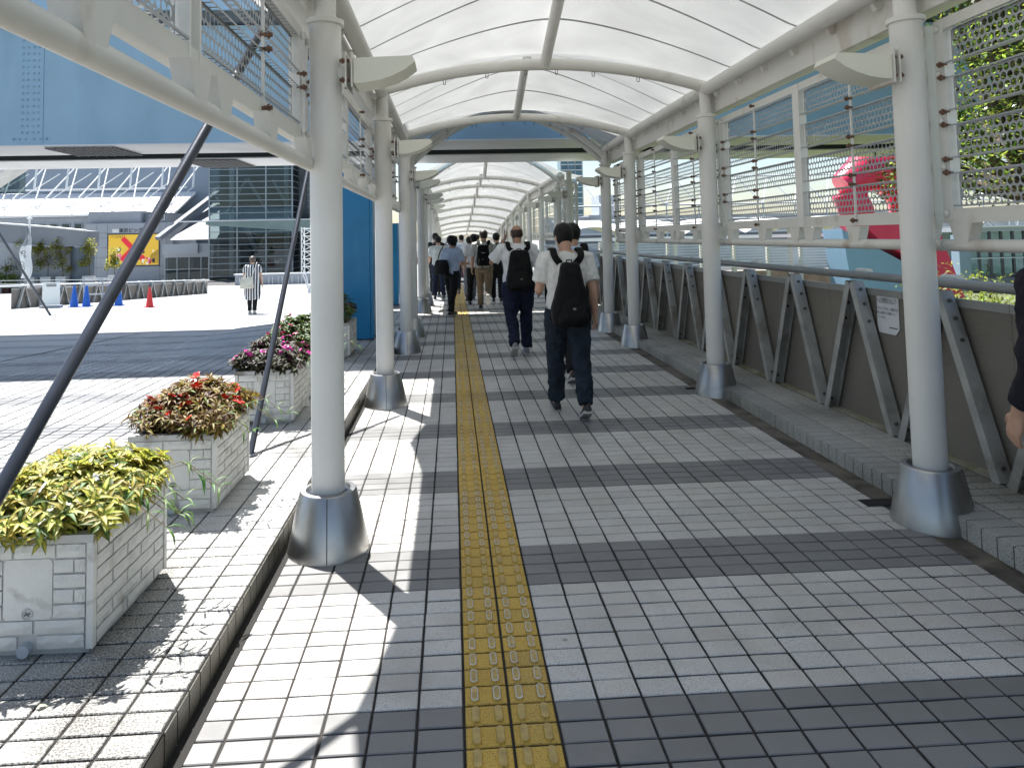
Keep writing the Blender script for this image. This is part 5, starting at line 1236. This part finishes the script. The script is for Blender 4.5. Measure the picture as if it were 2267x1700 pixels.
HEAD = [(0, .028, .030, .058), (.018, .043, .050, .046), (.045, .054, .070, .026), (.075, .064, .084, .012), (.105, .071, .092, .002), (.14, .075, .097, -.006), (.17, .071, .092, -.009), (.20, .056, .072, -.011), (.22, .032, .042, -.012), (.228, .008, .010, -.012)]
def person(label, loc, rz, H=1.72, voxel=.012, legs=((18, 8, 10), (-14, 22, -30)), arms=((10, 8, 20), (10, -5, 12)), top=TEE, pants=JEAN, shoe=SHOE_D, sole=SOLE, skin=SKIN, hair=HAIRB, hairtype='short', sleeve=.62, lean=.03, head=(0, 0), build=1., shirt_len=.0, wide=1., dress=None, hand=None, group='people on the walkway', trouser_w=1., vest=None, cat='person'):
    """legs: (thigh forward deg, knee flex, foot pitch) for left, right; arms: (out, forward, elbow flex)"""
    t = empty('person', loc, label, cat, group, rz); k = H / 1.72; B = build
    TH, SH, AH = .415, .40, .085
    feet = []; J = []
    for side, (a, kn, fp) in zip((-1, 1), legs):
        hip = Vector((side * .088 * B, 0, 0)); a_, s_ = R(a), R(a - kn)
        knee = hip + TH * Vector((side * .012, math.sin(a_), -math.cos(a_))); ank = knee + SH * Vector((side * .004, math.sin(s_), -math.cos(s_)))
        J.append([hip, knee, ank, R(fp)])
    low = min(j[2].z - AH * math.cos(j[3]) - .13 * max(0, -math.sin(j[3])) for j in J); hz = -low
    for j in J:
        for i in range(3): j[i] = j[i] + Vector((0, 0, hz))
    P = Vector((0, 0, hz)); Lz = lambda z, y=0.: Vector((0, y + lean * (z - .9) * 1.0, z + hz - .90))
    bd = MB(); sh = MB(); tr = MB()
    tor = [(.80, .135, .10, .0), (.90, .165, .12, -.012), (1.0, .155, .108, -.005), (1.08, .145, .10, .0), (1.18, .155, .105, -.004), (1.28, .172, .115, -.012), (1.36, .176, .112, -.018), (1.41, .150, .092, -.018), (1.445, .085, .068, -.010), (1.47, .058, .058, 0)]
    bd.rings([ell(Lz(z, y), X_, Y_, rx * B, ry * B, 20) for z, rx, ry, y in tor])
    # neck + head
    nb = Lz(1.44, -.005); hp, hy = R(head[0]), R(head[1])
    M = Matrix.Rotation(hy, 3, 'Z') @ Matrix.Rotation(-hp, 3, 'X')
    chin0 = Lz(1.474, .0) + Vector((0, .012, 0)); piv = chin0 + Vector((0, 0, .05))
    hd = lambda p: piv + M @ (Vector(p) - Vector((0, 0, .05)))
    limb(bd, [nb - Z_ * .03, interp(nb, hd((0, -.02, .05)), .55), hd((0, -.015, .08))], [.066 * B, .056, .055])
    bd.rings([[hd((rx * math.cos(2 * math.pi * i / 18) * (1.0 if math.sin(2 * math.pi * i / 18) < .3 else .96), y + ry * math.sin(2 * math.pi * i / 18), z)) for i in range(18)] for z, rx, ry, y in HEAD])
    bd.rings([[hd((w * math.cos(q), yy + .5 * w * math.sin(q), z)) for q in [2 * math.pi * i / 8 for i in range(8)]] for z, w, yy in ((.075, .010, .100), (.085, .017, .106), (.10, .013, .101), (.125, .008, .094))])   # nose
    bd.rings([[hd((.021 * math.cos(q), .092 + .008 * math.sin(q), z)) for q in [2 * math.pi * i / 8 for i in range(8)]] for z in (.046, .056)])      # lips
    for sd in (-1, 1):
        bd.rings([[hd((sd * (.074 + .010 * f), -.012 + .020 * math.cos(q) * g, .108 + .031 * math.sin(q) * g)) for q in [2 * math.pi * i / 10 for i in range(10)]] for f, g in ((0, .8), (.8, 1.0), (1.2, .7))])
        e_ = MB(); c_ = hd((sd * .031, .086, .112)); e_.lathe([(.004, -.010), (.010, -.004), (.010, .004), (.004, .010)], c_, 8); e_.v = [(x * k, y * k, z * k) for x, y, z in e_.v]; e_.build('eye', EYE, t, smooth=60, local=True)
    # legs
    for j, sd in zip(J, (-1, 1)):
        hip, kn, an, fp = j
        limb(bd, [hip + Z_ * .02, interp(hip, kn, .35), kn, interp(kn, an, .3), an, an - Z_ * .03], [.085, .078, .055, .056, .036, .036], 12)
        w_ = wide * trouser_w; back = Vector((0, -.012, 0))
        limb(tr, [hip + Z_ * .05 + back, interp(hip, kn, .2) + back, interp(hip, kn, .55), kn, interp(kn, an, .35) + back * .6, interp(kn, an, .72), an + Z_ * .005], [.100 * w_ * B, .100 * w_ * B, .088 * w_ * B, .073 * w_, .070 * w_, .064 * w_, .064 * w_], 14)
    tr.rings([ell(Lz(z, y), X_, Y_, rx * B * (.5 + .5 * wide), ry * B, 20) for z, rx, ry, y in ((.80, .13, .115, -.01), (.86, .178, .135, -.018), (.93, .172, .128, -.012), (1.0, .160, .115, -.005), (1.035, .155, .11, 0))])
    # arms
    UA, FA = .285, .245; HANDS = []
    for sd, arm in zip((-1, 1), arms):
        S = Lz(1.385, -.012) + Vector((sd * .178 * B, 0, 0))
        if len(arm) == 2 and isinstance(arm[0], tuple): E_, W_ = Lz(arm[0][2], arm[0][1]) + X_ * arm[0][0], Lz(arm[1][2], arm[1][1]) + X_ * arm[1][0]
        else:
            o_, f_, e_ = map(R, arm[:3]); d1 = Vector((sd * math.sin(o_), math.sin(f_) * math.cos(o_), -math.cos(f_) * math.cos(o_))); E_ = S + UA * d1
            d2 = Vector((sd * math.sin(o_ * .5) - sd * (arm[3] if len(arm) > 3 else 0), math.sin(f_ + e_), -math.cos(f_ + e_))).normalized(); W_ = E_ + FA * d2
        limb(bd, [S + Vector((-sd * .03, 0, .005)), S, interp(S, E_, .5), E_, interp(E_, W_, .3), W_], [.058, .056, .046, .040, .041, .028], 12)
        hdv = (W_ - E_).normalized(); side = Vector((0, 1, 0)); side = (side - hdv * side.dot(hdv)).normalized() if abs(hdv.y) < .95 else Z_.copy(); pn = hdv.cross(side).normalized() * sd
        # palm: wide along 'side', thin along pn
        bd.rings([ell(W_ + hdv * q, side, pn, a, b, 10) for q, a, b in ((-.01, .027, .024), (.025, .036, .020), (.06, .041, .017), (.085, .038, .014))])
        for fi, (off, ln) in enumerate(((.030, .068), (.010, .078), (-.010, .074), (-.029, .058))):
            b0 = W_ + hdv * .078 + side * off; c1 = (hdv + pn * -.35).normalized(); c2 = (hdv - pn * .9).normalized()
            limb(bd, [b0, b0 + c1 * ln * .5, b0 + c1 * ln * .5 + c2 * ln * .5], [.0095, .0088, .0075], 8)
        tb = W_ + hdv * .02 + side * .032; c1 = (hdv * .7 + side * .7 - pn * .2).normalized(); c2 = (hdv * .95 + side * .15 - pn * .3).normalized()
        limb(bd, [tb, tb + c1 * .036, tb + c1 * .036 + c2 * .030], [.012, .0105, .0085], 8)
        HANDS.append((W_ + hdv * .07 - pn * .02, hdv, side, pn))
        end = interp(S, E_, sleeve) if sleeve <= 1 else interp(E_, W_, min(.95, sleeve - 1)); r_ = 1.0 if sleeve <= 1 else .85
        pts = [S + Vector((-sd * .05, 0, .012)), S + Vector((0, 0, .006)), interp(S, E_, min(sleeve, 1) * .5), interp(S, E_, min(sleeve, 1))]; rd = [.078, .080, .078 * r_, .078 * r_]
        if sleeve > 1: rd = [.060, .066, .062, .058]
        if sleeve > 1: pts += [interp(E_, W_, .4), end]; rd += [.052, .044]
        limb(sh, pts, rd, 14)
    hem = .90 - shirt_len
    st = [(hem, .182, .135, -.012), (hem + .08, .178, .132, -.010), (1.08, .168, .122, -.004), (1.18, .172, .124, -.006), (1.28, .186, .132, -.014), (1.36, .190, .128, -.020), (1.415, .165, .106, -.018), (1.447, .100, .084, -.010), (1.462, .074, .074, -.002)]
    sh.rings([ell(Lz(z, y), X_, Y_, rx * B * (.55 + .45 * wide), ry * B * (.6 + .4 * wide), 22) for z, rx, ry, y in st])
    for m_ in (bd, sh, tr): m_.v = [(x * k, y * k, z * k) for x, y, z in m_.v]
    bake(bd, 'body', skin, t, max(.0065, voxel * .75), 1)
    sc_ = 1.0 if voxel < .011 else .8
    if dress is None:
        bake(tr, 'trousers', pants, t, voxel, 2, .021 * sc_, 8, (1, 1, 1.0), 1 + len(label))
        bake(sh, 'shirt', top, t, voxel, 2, .021 * sc_, 8.5, (1, 1, .7), 2 + len(label))
    else:
        bake(tr, 'trousers', pants, t, voxel, 2, .006, 8)
        dr = MB(); dr.v, dr.f, dr.m = list(sh.v), list(sh.f), list(sh.m)
        dr.rings([[p * k for p in ell(Lz(z, -.01), X_, Y_, rx, ry, 20)] for z, rx, ry in ((.42, .215, .16), (.62, .24, .19), (.85, .235, .18), (1.05, .22, .16), (1.25, .20, .14), (1.38, .18, .12))])
        bake(dr, 'tunic_dress', dress, t, voxel, 2, .008, 6, (1, 1, .4))
    # shoes
    for (hip, kn, an, fp) in J:
        s_ = MB(); A = Matrix.Rotation(fp, 3, 'X'); c = lambda x, y, z: (an + A @ Vector((x, y, z))) * k
        prof = ((-.075, .030, .050), (-.055, .037, .075), (-.01, .038, .085), (.04, .037, .070), (.09, .042, .050), (.14, .042, .038), (.175, .032, .030), (.19, .012, .020))
        s_.rings([[c(w * math.cos(q), y, -AH + .018 + max(0, math.sin(q)) * h + min(0, math.sin(q)) * .006) for q in [2 * math.pi * i / 12 for i in range(12)]] for y, w, h in prof])
        so = s_.build('shoe', shoe, t, smooth=50, local=True)
        s2 = MB(); s2.rings([[c(x * (w + .004), y, z) for x, z in ((-1, -AH), (1, -AH), (1, -AH + .024), (-1, -AH + .024))] for y, w, h in prof]); s2.build('sole', sole, so, smooth=30, local=True)
    # hair
    if hairtype:
        hb = MB(); nth, nzl = 36, 16; th_ = {'short': .017, 'bob': .030, 'bald': .007}[hairtype]
        def line(q):     # lowest hair height at angle q (q = -90deg is the back of the head)
            s = -math.sin(q)
            if hairtype == 'bob': return .022 if s > -.1 else (.035 if s > -.55 else .17)
            return interp(.100, .018, max(0, min(1, (s + .05) / .7))) if s > -.25 else (.135 if s > -.6 else .168)
        hp_ = lambda z: next(((interp(a[1], b[1], f), interp(a[2], b[2], f), interp(a[3], b[3], f)) for a, b in zip(HEAD, HEAD[1:]) if a[0] <= z <= b[0] for f in [(z - a[0]) / (b[0] - a[0])]), (.008, .01, -.012))
        rows = []
        for i in range(nth):
            q = 2 * math.pi * i / nth; z0_ = line(q) + random.uniform(-.006, .006); col_ = []
            for j in range(nzl + 1):
                top_ = .2285 if hairtype != 'bald' else (.165 if -math.sin(q) > -.2 else .13)
                f = j / nzl; z = interp(min(z0_, top_ - .005), top_, 1 - (1 - f) ** 1.6 if hairtype != 'bald' else f); rx, ry, yo = hp_(max(.03, min(z, .2279))) if z > .03 else hp_(.05)
                g = th_ * (.55 + .45 * min(1, f * 4)) * (1 + .35 * noise.noise(Vector((q * 3, z * 30, len(label))))); g *= 1.15 if math.sin(q) < 0 else .9
                zz = z + (th_ * .9 * max(0, (z - .16) / .068) if hairtype != 'bald' else 0)
                col_.append(((rx + g) * math.cos(q), yo + (ry + g) * math.sin(q), zz))
            rows.append(col_)
        for i in range(nth):
            for j in range(nzl + 1): hb.v.append(tuple(hd(rows[i][j]) * k))
        for i in range(nth):
            for j in range(nzl): a, b = i * (nzl + 1) + j, ((i + 1) % nth) * (nzl + 1) + j; hb.f.append((a, b, b + 1, a + 1)); hb.m.append(0)
        ho = hb.build('hair', hair, t, smooth=80, local=True, fix=True); sd_ = ho.modifiers.new('thick', 'SOLIDIFY'); sd_.thickness = .012; sd_.offset = -1
    if vest:
        pass
    t['_h'] = hz
    return t, k, Lz, HANDS

def world(t, p): return Matrix.Rotation(t.rotation_euler.z, 4, 'Z') @ Vector(p) + t.location
def backpack(info, label, w=.30, h=.46, d=.17, taper=.72, z=1.13, low=.0, mats=(NYL, NYL2), logo=False, strapx=.095, group='backpacks'):
    t, k, Lz, _ = info; c = Lz(z, -.125) * k
    o = empty('backpack', world(t, c - Vector((0, 0, h * k / 2))), label, 'backpack', group, t.rotation_euler.z); W = o.location
    def rr(y, s, zz): pass
    mb = MB(); n = 20
    def ring(zf, wf, df, y0=0):   # rounded-rectangle ring
        out = []
        for i in range(n):
            q = 2 * math.pi * i / n; cx_, sy = math.cos(q), math.sin(q); e = .55
            out.append((math.copysign(abs(cx_) ** e, cx_) * w / 2 * wf * k, (-d / 2 - y0 + math.copysign(abs(sy) ** e, sy) * d / 2 * df) * k, zf * h * k))
        return out
    prof = [(0.0, .72, .72), (.03, .92, .92), (.12, 1.0, 1.05), (.30, 1.0, 1.08), (.48, interp(taper, 1, .6), .98), (.66, interp(taper, 1, .25), .86), (.82, taper, .74), (.93, taper * .9, .62), (.985, taper * .72, .46), (1.0, taper * .5, .3)]
    mb.rings([ring(*p) for p in prof]); bo = bake(mb, 'pack_body', mats[0], o, .011, 1, .007, 11, (1, 1, .7), len(label))
    mb = MB(); mb.rings([[(x * .78, y - .052 * k + (.03 * k if y > -.1 else 0), z_ * .44 + .035 * h * k) for x, y, z_ in ring(*p)] for p in prof[:1] + prof[1:4] + prof[7:]]); bake(mb, 'front_pocket', mats[0], o, .011, 1, .004, 14)
    mb = MB(); zt = h * k * .80
    mb.path([(-.10 * k * taper, -d * k * .86, zt), (0, -d * k * .9, zt + .012), (.10 * k * taper, -d * k * .86, zt)], .0045, 6); mb.build('zip', mats[1], o, local=True)
    inv = lambda p: Matrix.Rotation(-t.rotation_euler.z, 4, 'Z') @ (world(t, p * k) - W)
    for sd in (-1, 1):
        pts = [Lz(z + h * .46, -.135) + X_ * sd * strapx * .62, Lz(1.405, -.142) + X_ * sd * (strapx + .01), Lz(1.470, -.075) + X_ * sd * (strapx + .018), Lz(1.482, -.005) + X_ * sd * (strapx + .02), Lz(1.43, .10) + X_ * sd * (strapx + .018), Lz(1.30, .145) + X_ * sd * (strapx + .02), Lz(1.14, .135) + X_ * sd * (strapx + .055), Lz(1.02, .03) + X_ * sd * .178, Lz(z - h * .42, -.12) + X_ * sd * w * .46]
        pts = [inv(p) for p in pts]; rs = []; fine = []
        for i in range(len(pts) - 1):
            for s_ in range(5):
                f = s_ / 5; p0, p1, p2, p3 = pts[max(i - 1, 0)], pts[i], pts[i + 1], pts[min(i + 2, len(pts) - 1)]
                fine.append(.5 * ((2 * p1) + (-p0 + p2) * f + (2 * p0 - 5 * p1 + 4 * p2 - p3) * f * f + (-p0 + 3 * p1 - 3 * p2 + p3) * f ** 3))
        fine.append(pts[-1]); m_ = MB()
        for i, p in enumerate(fine):
            dd = (fine[min(i + 1, len(fine) - 1)] - fine[max(i - 1, 0)]).normalized(); u = (X_ - dd * X_.dot(dd)).normalized(); v = dd.cross(u); wd = (.030 if i < 28 else .014) * k
            rs.append([p + u * wd + v * .006, p - u * wd + v * .006, p - u * wd - v * .006, p + u * wd - v * .006])
        m_.rings(rs); m_.build('shoulder_strap', mats[1], o, local=True, smooth=40)
    mb = MB(); mb.path([(-.028, -.045, h * k * .96), (-.022, -.05, h * k * 1.03), (.022, -.05, h * k * 1.03), (.028, -.045, h * k * .96)], .006, 6); mb.build('top_handle', mats[1], o, local=True)
    mb = MB(); mb.box((-.012, -d * k - .067, h * k * .28), (.012, -d * k - .062, h * k * .31)); mb.build('small_label', mat('tag_grey', (.18, .18, .19), .4) if 'tag_grey' not in bpy.data.materials else bpy.data.materials['tag_grey'], o, local=True)
    if logo:
        mb = MB(); mb.path([(-.03, -d * k * .97, h * k * .62), (0, -d * k * 1.0, h * k * .58), (.05, -d * k * .97, h * k * .61)], .004, 5); mb.build('logo_mark', WTUBE, o, local=True)
    return o

# nearest man
A = person('man walking away in white T-shirt and dark jeans, nearest on the walkway', (1.0, 6.28, 0), R(1), 1.67, .0085, legs=((14, 10, 8), (-13, 12, -24)), arms=((13, 6, 78, .25), (11, -8, 22)), top=TEE, pants=JEAN, shoe=SHOE_D, sole=SOLE, head=(22, 12), build=1.03, sleeve=.72, trouser_w=1.12, shirt_len=.03, lean=.05)
backpack(A, 'black backpack on the nearest man in the white T-shirt', w=.35, h=.56, d=.19, taper=.56, z=1.085, strapx=.105)
# his companion ahead
A = person('man in pale blue shirt partly hidden behind the nearest man', (1.32, 7.75, 0), R(2), 1.70, .012, legs=((-12, 14, -20), (15, 8, 5)), arms=((10, 5, 25), (12, 0, 20)), top=SHIRT_B, pants=BLKT, head=(5, -5))
backpack(A, 'black backpack of the man hidden behind the nearest walker', w=.32, h=.50, d=.20, taper=.8, z=1.17, strapx=.10)
# bald man on the phone
A = person('balding man in white shirt and navy jeans holding a phone to his ear', (.86, 9.45, 0), R(2), 1.72, .010, legs=((-14, 26, -34), (8, 6, 0)), arms=(((-.34, .10, 1.22), (-.17, .10, 1.50)), (13, -2, 18)), top=SHIRT_W, pants=JEAN2, shoe=SHOE_W, sole=SOLE, skin=SKIN2, hair=HAIRR, hairtype='bald', build=1.13, trouser_w=1.08, head=(4, 6), sleeve=.8, shirt_len=.04)
backpack(A, 'black backpack with wide straps on the balding man', w=.36, h=.52, d=.20, taper=.74, z=1.12, strapx=.115)
W_, hdv, side, pn = A[3][0]; pp = world(A[0], W_ * A[1]); ph = empty('mobile_phone', pp, 'dark mobile phone at the balding man\'s left ear', 'phone'); MB().box((-.006, -.035, -.07), (.006, .035, .07)).build('phone_body', POLE, ph, local=True)
# person with the shoulder bag
A = person('person in pale blue shirt and black trousers standing by the left columns', (-.02, 14.4, 0), R(-38), 1.60, .014, legs=((9, 4, 0), (-12, 4, 0)), arms=((14, 6, 20), (10, 18, 70, .3)), top=SHIRT_B, pants=BLKT, hairtype='bob', head=(6, -25), build=1.05, sleeve=.8)
bgp = world(A[0], Vector((-.10, -.20, .82))); bg_ = empty('shoulder_bag', bgp, 'black shoulder bag hanging behind the person in the pale blue shirt', 'bag', 'carried bags', A[0].rotation_euler.z)
mb = MB(); mb.rings([ell(Vector((0, 0, z)), X_, Y_, a, b, 16) for z, a, b in ((0, .16, .05), (.03, .19, .075), (.18, .18, .07), (.28, .15, .035), (.30, .12, .02))]); bake(mb, 'bag_body', NYL, bg_, .014, 1, .008, 8)
mb = MB(); mb.path([(-.10, 0, .28), (-.05, .01, .44), (.03, .05, .60), (.07, .14, .655), (.09, .24, .60), (.10, .26, .45)], .011, 6); mb.build('bag_strap', NYL2, bg_, local=True)
# man in beige trousers
A = person('man in pale shirt and beige trousers walking away with a dark backpack', (.68, 15.5, 0), R(-6), 1.73, .014, legs=((12, 6, 4), (-20, 46, -58)), arms=((12, 0, 20), (14, 8, 62)), top=SHIRT_G, pants=BEIGE, hair=HAIRR, build=1.04, sleeve=.85)
backpack(A, 'small dark backpack with a pale logo stroke on the man in beige trousers', w=.30, h=.46, d=.17, taper=.8, z=1.18, logo=True)
fars = [('person in white shirt and black trousers striding beside the beige-trousered man', (.50, 16.5), 1.66, SHIRT_W, BLKT, (16, 8, 5), (-16, 18, -20), (11, -10, 10), (9, 14, 15), 'short'),
        ('person in white shirt and grey trousers ahead of the black-trousered walker', (.43, 18.0), 1.60, SHIRT_W, GREYT, (-12, 14, -14), (14, 6, 0), (16, 5, 10), (10, -5, 15), 'short'),
        ('person in black clothes just left of the balding man', (1.06, 17.2), 1.66, BLKT, BLKT, (5, 4, 0), (-6, 5, 0), (8, 0, 20), (8, 0, 20), 'short'),
        ('person in grey shirt and jeans close behind the left columns', (-.36, 18.2), 1.62, SHIRT_G, JEAN2, (10, 6, 0), (-12, 12, -10), (10, 10, 45), (9, 0, 15), 'short'),
        ('dark-dressed person at the left edge of the far crowd', (-.46, 19.5), 1.70, BLKT, BLKT, (4, 3, 0), (-8, 8, -5), (9, 0, 15), (9, 0, 15), 'short'),
        ('person in jeans behind the shoulder-bag carrier', (.06, 20.2), 1.60, SHIRT_B, JEAN, (8, 8, 0), (-10, 14, -12), (9, 4, 20), (9, 0, 15), 'bob'),
        ('far walker in white shirt near the middle of the path', (.30, 23.5), 1.66, SHIRT_W, GREYT, (10, 6, 0), (-14, 20, -18), (9, 4, 20), (9, 0, 15), 'short'),
        ('far walker in black left of the middle of the path', (-.10, 25.5), 1.68, BLKT, BLKT, (-9, 10, -8), (10, 4, 0), (9, 4, 20), (9, 0, 15), 'short'),
        ('far walker in white shirt on the right half of the path', (.85, 24.5), 1.70, SHIRT_W, BLKT, (10, 6, 0), (-10, 12, -10), (9, 4, 20), (9, 0, 15), 'short'),
        ('farthest visible walker in pale blue near the welcome board', (.15, 31.0), 1.70, SHIRT_B, BLKT, (10, 6, 0), (-10, 12, -10), (9, 4, 20), (9, 0, 15), 'short'),
        ('farthest visible walker in white right of the welcome board', (1.2, 32.0), 1.70, SHIRT_W, BLKT, (8, 6, 0), (-10, 12, -10), (9, 4, 20), (9, 0, 15), 'short')]
for lb, (x, y), H, tp, pn_, l1, l2, a1, a2, ht in fars:
    person(lb, (x, y, zoff(y)), R(random.uniform(-8, 8)), H, .02, legs=(l1, l2), arms=(a1, a2), top=tp, pants=pn_, hairtype=ht, sleeve=.75)
# woman crossing the plaza in a striped tunic
STR = fabric('stripe_tunic', (.7, .7, .7)); N = STR.node_tree.nodes; L = STR.node_tree.links; tc = N.new('ShaderNodeTexCoord'); wv = N.new('ShaderNodeTexWave'); wv.bands_direction = 'X'; wv.inputs['Scale'].default_value = 4.6; wv.inputs['Distortion'].default_value = .5
L.new(tc.outputs['Object'], wv.inputs[0]); rp = N.new('ShaderNodeValToRGB'); rp.color_ramp.interpolation = 'CONSTANT'; rp.color_ramp.elements[0].color = (.015, .017, .035, 1); rp.color_ramp.elements[1].position = .5; rp.color_ramp.elements[1].color = (.68, .68, .68, 1)
L.new(wv.outputs['Fac'], rp.inputs[0]); L.new(rp.outputs[0], N['Principled BSDF'].inputs['Base Color'])
wz = zplaza(-5.5, 20)
A = person('woman in a navy and white striped tunic walking across the sunny plaza', (-5.5, 20, wz), R(4), 1.58, .014, legs=((8, 6, 0), (-9, 10, -8)), arms=((14, 6, 60, .2), (12, 0, 15)), top=STR, pants=BLKT, shoe=SOLE, hair=HAIRG, dress=STR, sleeve=.6, group='people on the plaza')
bb = empty('tote_bag', world(A[0], Vector((-.10, -.24, .70))), 'cream canvas tote bag hanging at the striped woman\'s back', 'bag', 'carried bags')
mb = MB(); mb.rings([[(x * a, y * b, z) for x, y in ((-1, -1), (1, -1), (1, 1), (-1, 1))] for z, a, b in ((0, .15, .035), (.02, .17, .05), (.22, .165, .04), (.28, .15, .02))]); mb.build('bag_body', CANVAS, bb, local=True, smooth=50)
mb = MB(); mb.path([(-.09, 0, .26), (-.04, 0, .38), (.02, 0, .38), (.06, 0, .26)], .010, 6); mb.path([(.12, 0, .26), (.18, .05, .48), (.22, .12, .66), (.22, .2, .70)], .010, 6); mb.build('bag_strap', CANVAS, bb, local=True)
# person cut by the right edge of the picture
person('person in a dark jacket and jeans at the right edge of the picture', (2.33, 2.52, 0), R(-4), 1.68, .010, legs=((10, 8, 0), (-8, 10, -8)), arms=((9, -6, 26), (9, 6, 20)), top=NAVYJ, pants=JEAN, sleeve=1.85, head=(5, 0))
# someone inside the glass pavilion
person('person leaning forward inside the glass pavilion', (47.9, 61.5, -2.9), R(70), 1.75, .03, legs=((22, 10, 5), (-24, 8, -20)), arms=((10, 20, 60), (10, 0, 20)), top=BLKT, pants=BLKT, sleeve=1.8, group='people in the distance')
